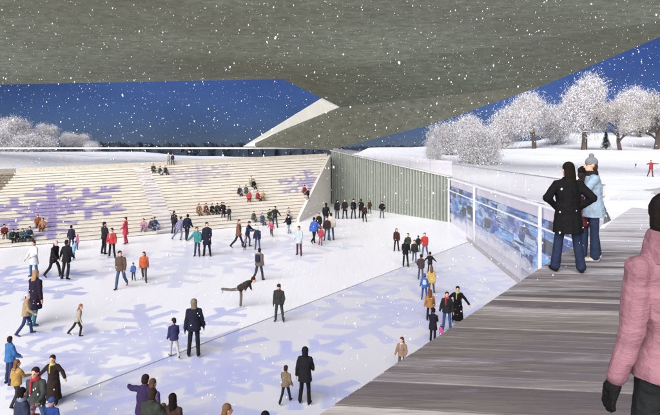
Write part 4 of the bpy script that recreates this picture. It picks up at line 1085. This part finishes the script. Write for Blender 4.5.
# the pink jacket in the foreground
def pink_person():
    Y = 2.63; k = Y/FP; X0 = (670-CX)*k
    POSES['pink'] = (0, (3, 5, 3), (-8, 5, 6), (-4, 9, 12, -1.1), (4, 12, 20, .4))
    t = NT('pink_nylon'); v = t.coord()
    wv = t.n('ShaderNodeTexWave', bands_direction='Z'); wv.inputs['Scale'].default_value = 3.2; wv.inputs['Distortion'].default_value = 5; wv.inputs['Detail'].default_value = 3; wv.inputs['Detail Scale'].default_value = 1.6
    t.l(v, wv.inputs[0]); n1 = t.noise(t.coord(scale=(1, 1, 2.2), rot=(.3, .25, 0)), 11, 6, .65); n2 = t.noise(t.coord(scale=(.7, .7, 1.8), rot=(.2, -.3, 0)), 5, 4, .6)
    t.base(t.mix(t.ramp(n2, [(.3, (0,)*3), (.7, (1,)*3)]), rgb('7a555f'), rgb('9b6f79')), .6, .3)
    t.bump(t.math('ADD', t.math('MULTIPLY', wv.outputs[0], .3), t.math('ADD', t.math('MULTIPLY', t.math('ABSOLUTE', t.math('SUBTRACT', n1, .5)), 3.5), t.math('MULTIPLY', t.math('ABSOLUTE', t.math('SUBTRACT', n2, .5)), 3.5))), .42, .03)
    CLOTH['pink'] = t.m
    o = person(Vector((X0, Y, DECK)), 1.665, 352, 'pink', 'pink', '26292a', 'deep:231b18', 'person in a quilted pink winter jacket and black gloves seen from behind', None,
               vox=.0075, hem=.85, puffy=.008, rings=False, boots='2a2624', gloves='1b1a1b', folds=.018, collar='a8707f', fine_glove=True, waist=-.03)
    return o
pink_person()

# ------------------------------------------------------------------ falling snow
def snowfall():
    mb = MB(); rd = random.Random(11)
    bm = bmesh.new(); bmesh.ops.create_icosphere(bm, subdivisions=1, radius=1)
    bv = [v.co.copy() for v in bm.verts]; bf = [tuple(v.index for v in f.verts) for f in bm.faces]; bm.free()
    n = 0
    while n < 22000:
        y = rd.uniform(3.2, 46); x = rd.uniform(-.85, .85)*(y+6); z = rd.uniform(.3, 20)
        if x > 9 and z < 5: continue
        if y > 12 and rd.random() < .25: continue
        r = rd.choice((.005, .006, .007, .008, .010, .013)); sq = Vector((rd.uniform(.7, 1.2), rd.uniform(.7, 1.2), rd.uniform(1.0, 2.0)))
        rot = Matrix.Rotation(rd.uniform(-.5, .5), 3, 'Y')
        if y < 6: r *= .55
        c = Vector((x, y, z)); mb.add([c+rot @ Vector((v.x*sq.x, v.y*sq.y, v.z*sq.z))*r*rd.uniform(.8, 1.2) for v in bv], bf); n += 1
    t = NT('snow_flake'); t.base((.95, .95, .95, 1), .6, .2)
    o = mb.build('falling_snow', t.m, smooth=True, fix=False); tag(o, 'white snowflakes falling through the air over the rink', 'falling snow', kind='stuff')
snowfall()
finish_people()

# ------------------------------------------------------------------ light, sky, camera
w = bpy.data.worlds.new('World'); S.world = w; w.use_nodes = True
nt = w.node_tree; bg = nt.nodes['Background']
SUN_EL, SUN_AZ = 27.0, 24.0          # elevation; degrees to the left of straight behind the viewer
sky = nt.nodes.new('ShaderNodeTexSky'); sky.sky_type = 'NISHITA'; sky.sun_disc = False
sky.sun_elevation = R(SUN_EL); sky.sun_rotation = R(180+SUN_AZ); sky.air_density = .6; sky.dust_density = .1; sky.ozone_density = 6; sky.altitude = 2000
tc = nt.nodes.new('ShaderNodeTexCoord'); sx = nt.nodes.new('ShaderNodeSeparateXYZ'); nt.links.new(tc.outputs['Generated'], sx.inputs[0])
rp = nt.nodes.new('ShaderNodeValToRGB'); nt.links.new(sx.outputs[2], rp.inputs[0])
e = rp.color_ramp.elements; e[0].position = 0; e[0].color = (.14, .12, .13, 1); e[1].position = .16; e[1].color = (.24, .22, .31, 1)
x2 = e.new(.5); x2.color = (.38, .36, .48, 1)
nz = nt.nodes.new('ShaderNodeTexNoise'); nz.inputs['Scale'].default_value = 2.2; nz.inputs['Detail'].default_value = 5
mp = nt.nodes.new('ShaderNodeMapping'); mp.inputs['Scale'].default_value = (1, 1, 3.5); nt.links.new(tc.outputs['Generated'], mp.inputs[0]); nt.links.new(mp.outputs[0], nz.inputs[0])
nr = nt.nodes.new('ShaderNodeMapRange'); nt.links.new(nz.outputs[0], nr.inputs[0]); nr.inputs[1].default_value = .3; nr.inputs[2].default_value = .7; nr.inputs[3].default_value = .7; nr.inputs[4].default_value = 1.3
m1 = nt.nodes.new('ShaderNodeMix'); m1.data_type = 'RGBA'; m1.blend_type = 'MULTIPLY'; m1.inputs[0].default_value = 1
nt.links.new(sky.outputs[0], m1.inputs[6]); nt.links.new(rp.outputs[0], m1.inputs[7])
vm = nt.nodes.new('ShaderNodeVectorMath'); vm.operation = 'SCALE'; nt.links.new(m1.outputs[2], vm.inputs[0]); nt.links.new(nr.outputs[0], vm.inputs['Scale'])
nt.links.new(vm.outputs[0], bg.inputs[0]); bg.inputs[1].default_value = .1
sun = bpy.data.lights.new('sun', 'SUN'); sun.energy = 5.0; sun.angle = R(75); sun.color = (1, .96, .92)
so = bpy.data.objects.new('sun', sun); COL.objects.link(so)
sd = Vector((-math.sin(R(SUN_AZ))*math.cos(R(SUN_EL)), -math.cos(R(SUN_AZ))*math.cos(R(SUN_EL)), math.sin(R(SUN_EL))))
so.rotation_euler = sd.to_track_quat('Z', 'Y').to_euler(); so.location = sd*60
cam = bpy.data.cameras.new('camera'); co = bpy.data.objects.new('camera', cam); COL.objects.link(co)
co.location = (0, 0, ZC); co.rotation_euler = (R(90), 0, 0)
cam.sensor_fit = 'HORIZONTAL'; cam.sensor_width = 36; cam.lens = 36*FP/660; cam.shift_x = 0; cam.shift_y = -(207.5-HY)/660
cam.clip_start = .05; cam.clip_end = 3000
S.camera = co
S.render.engine = 'CYCLES'
S.cycles.max_bounces = 6; S.cycles.diffuse_bounces = 3; S.cycles.transparent_max_bounces = 12
S.view_settings.view_transform = 'Standard'; S.view_settings.look = 'None'; S.view_settings.gamma = 1
S.view_settings.use_curve_mapping = False; S.view_settings.exposure = .62
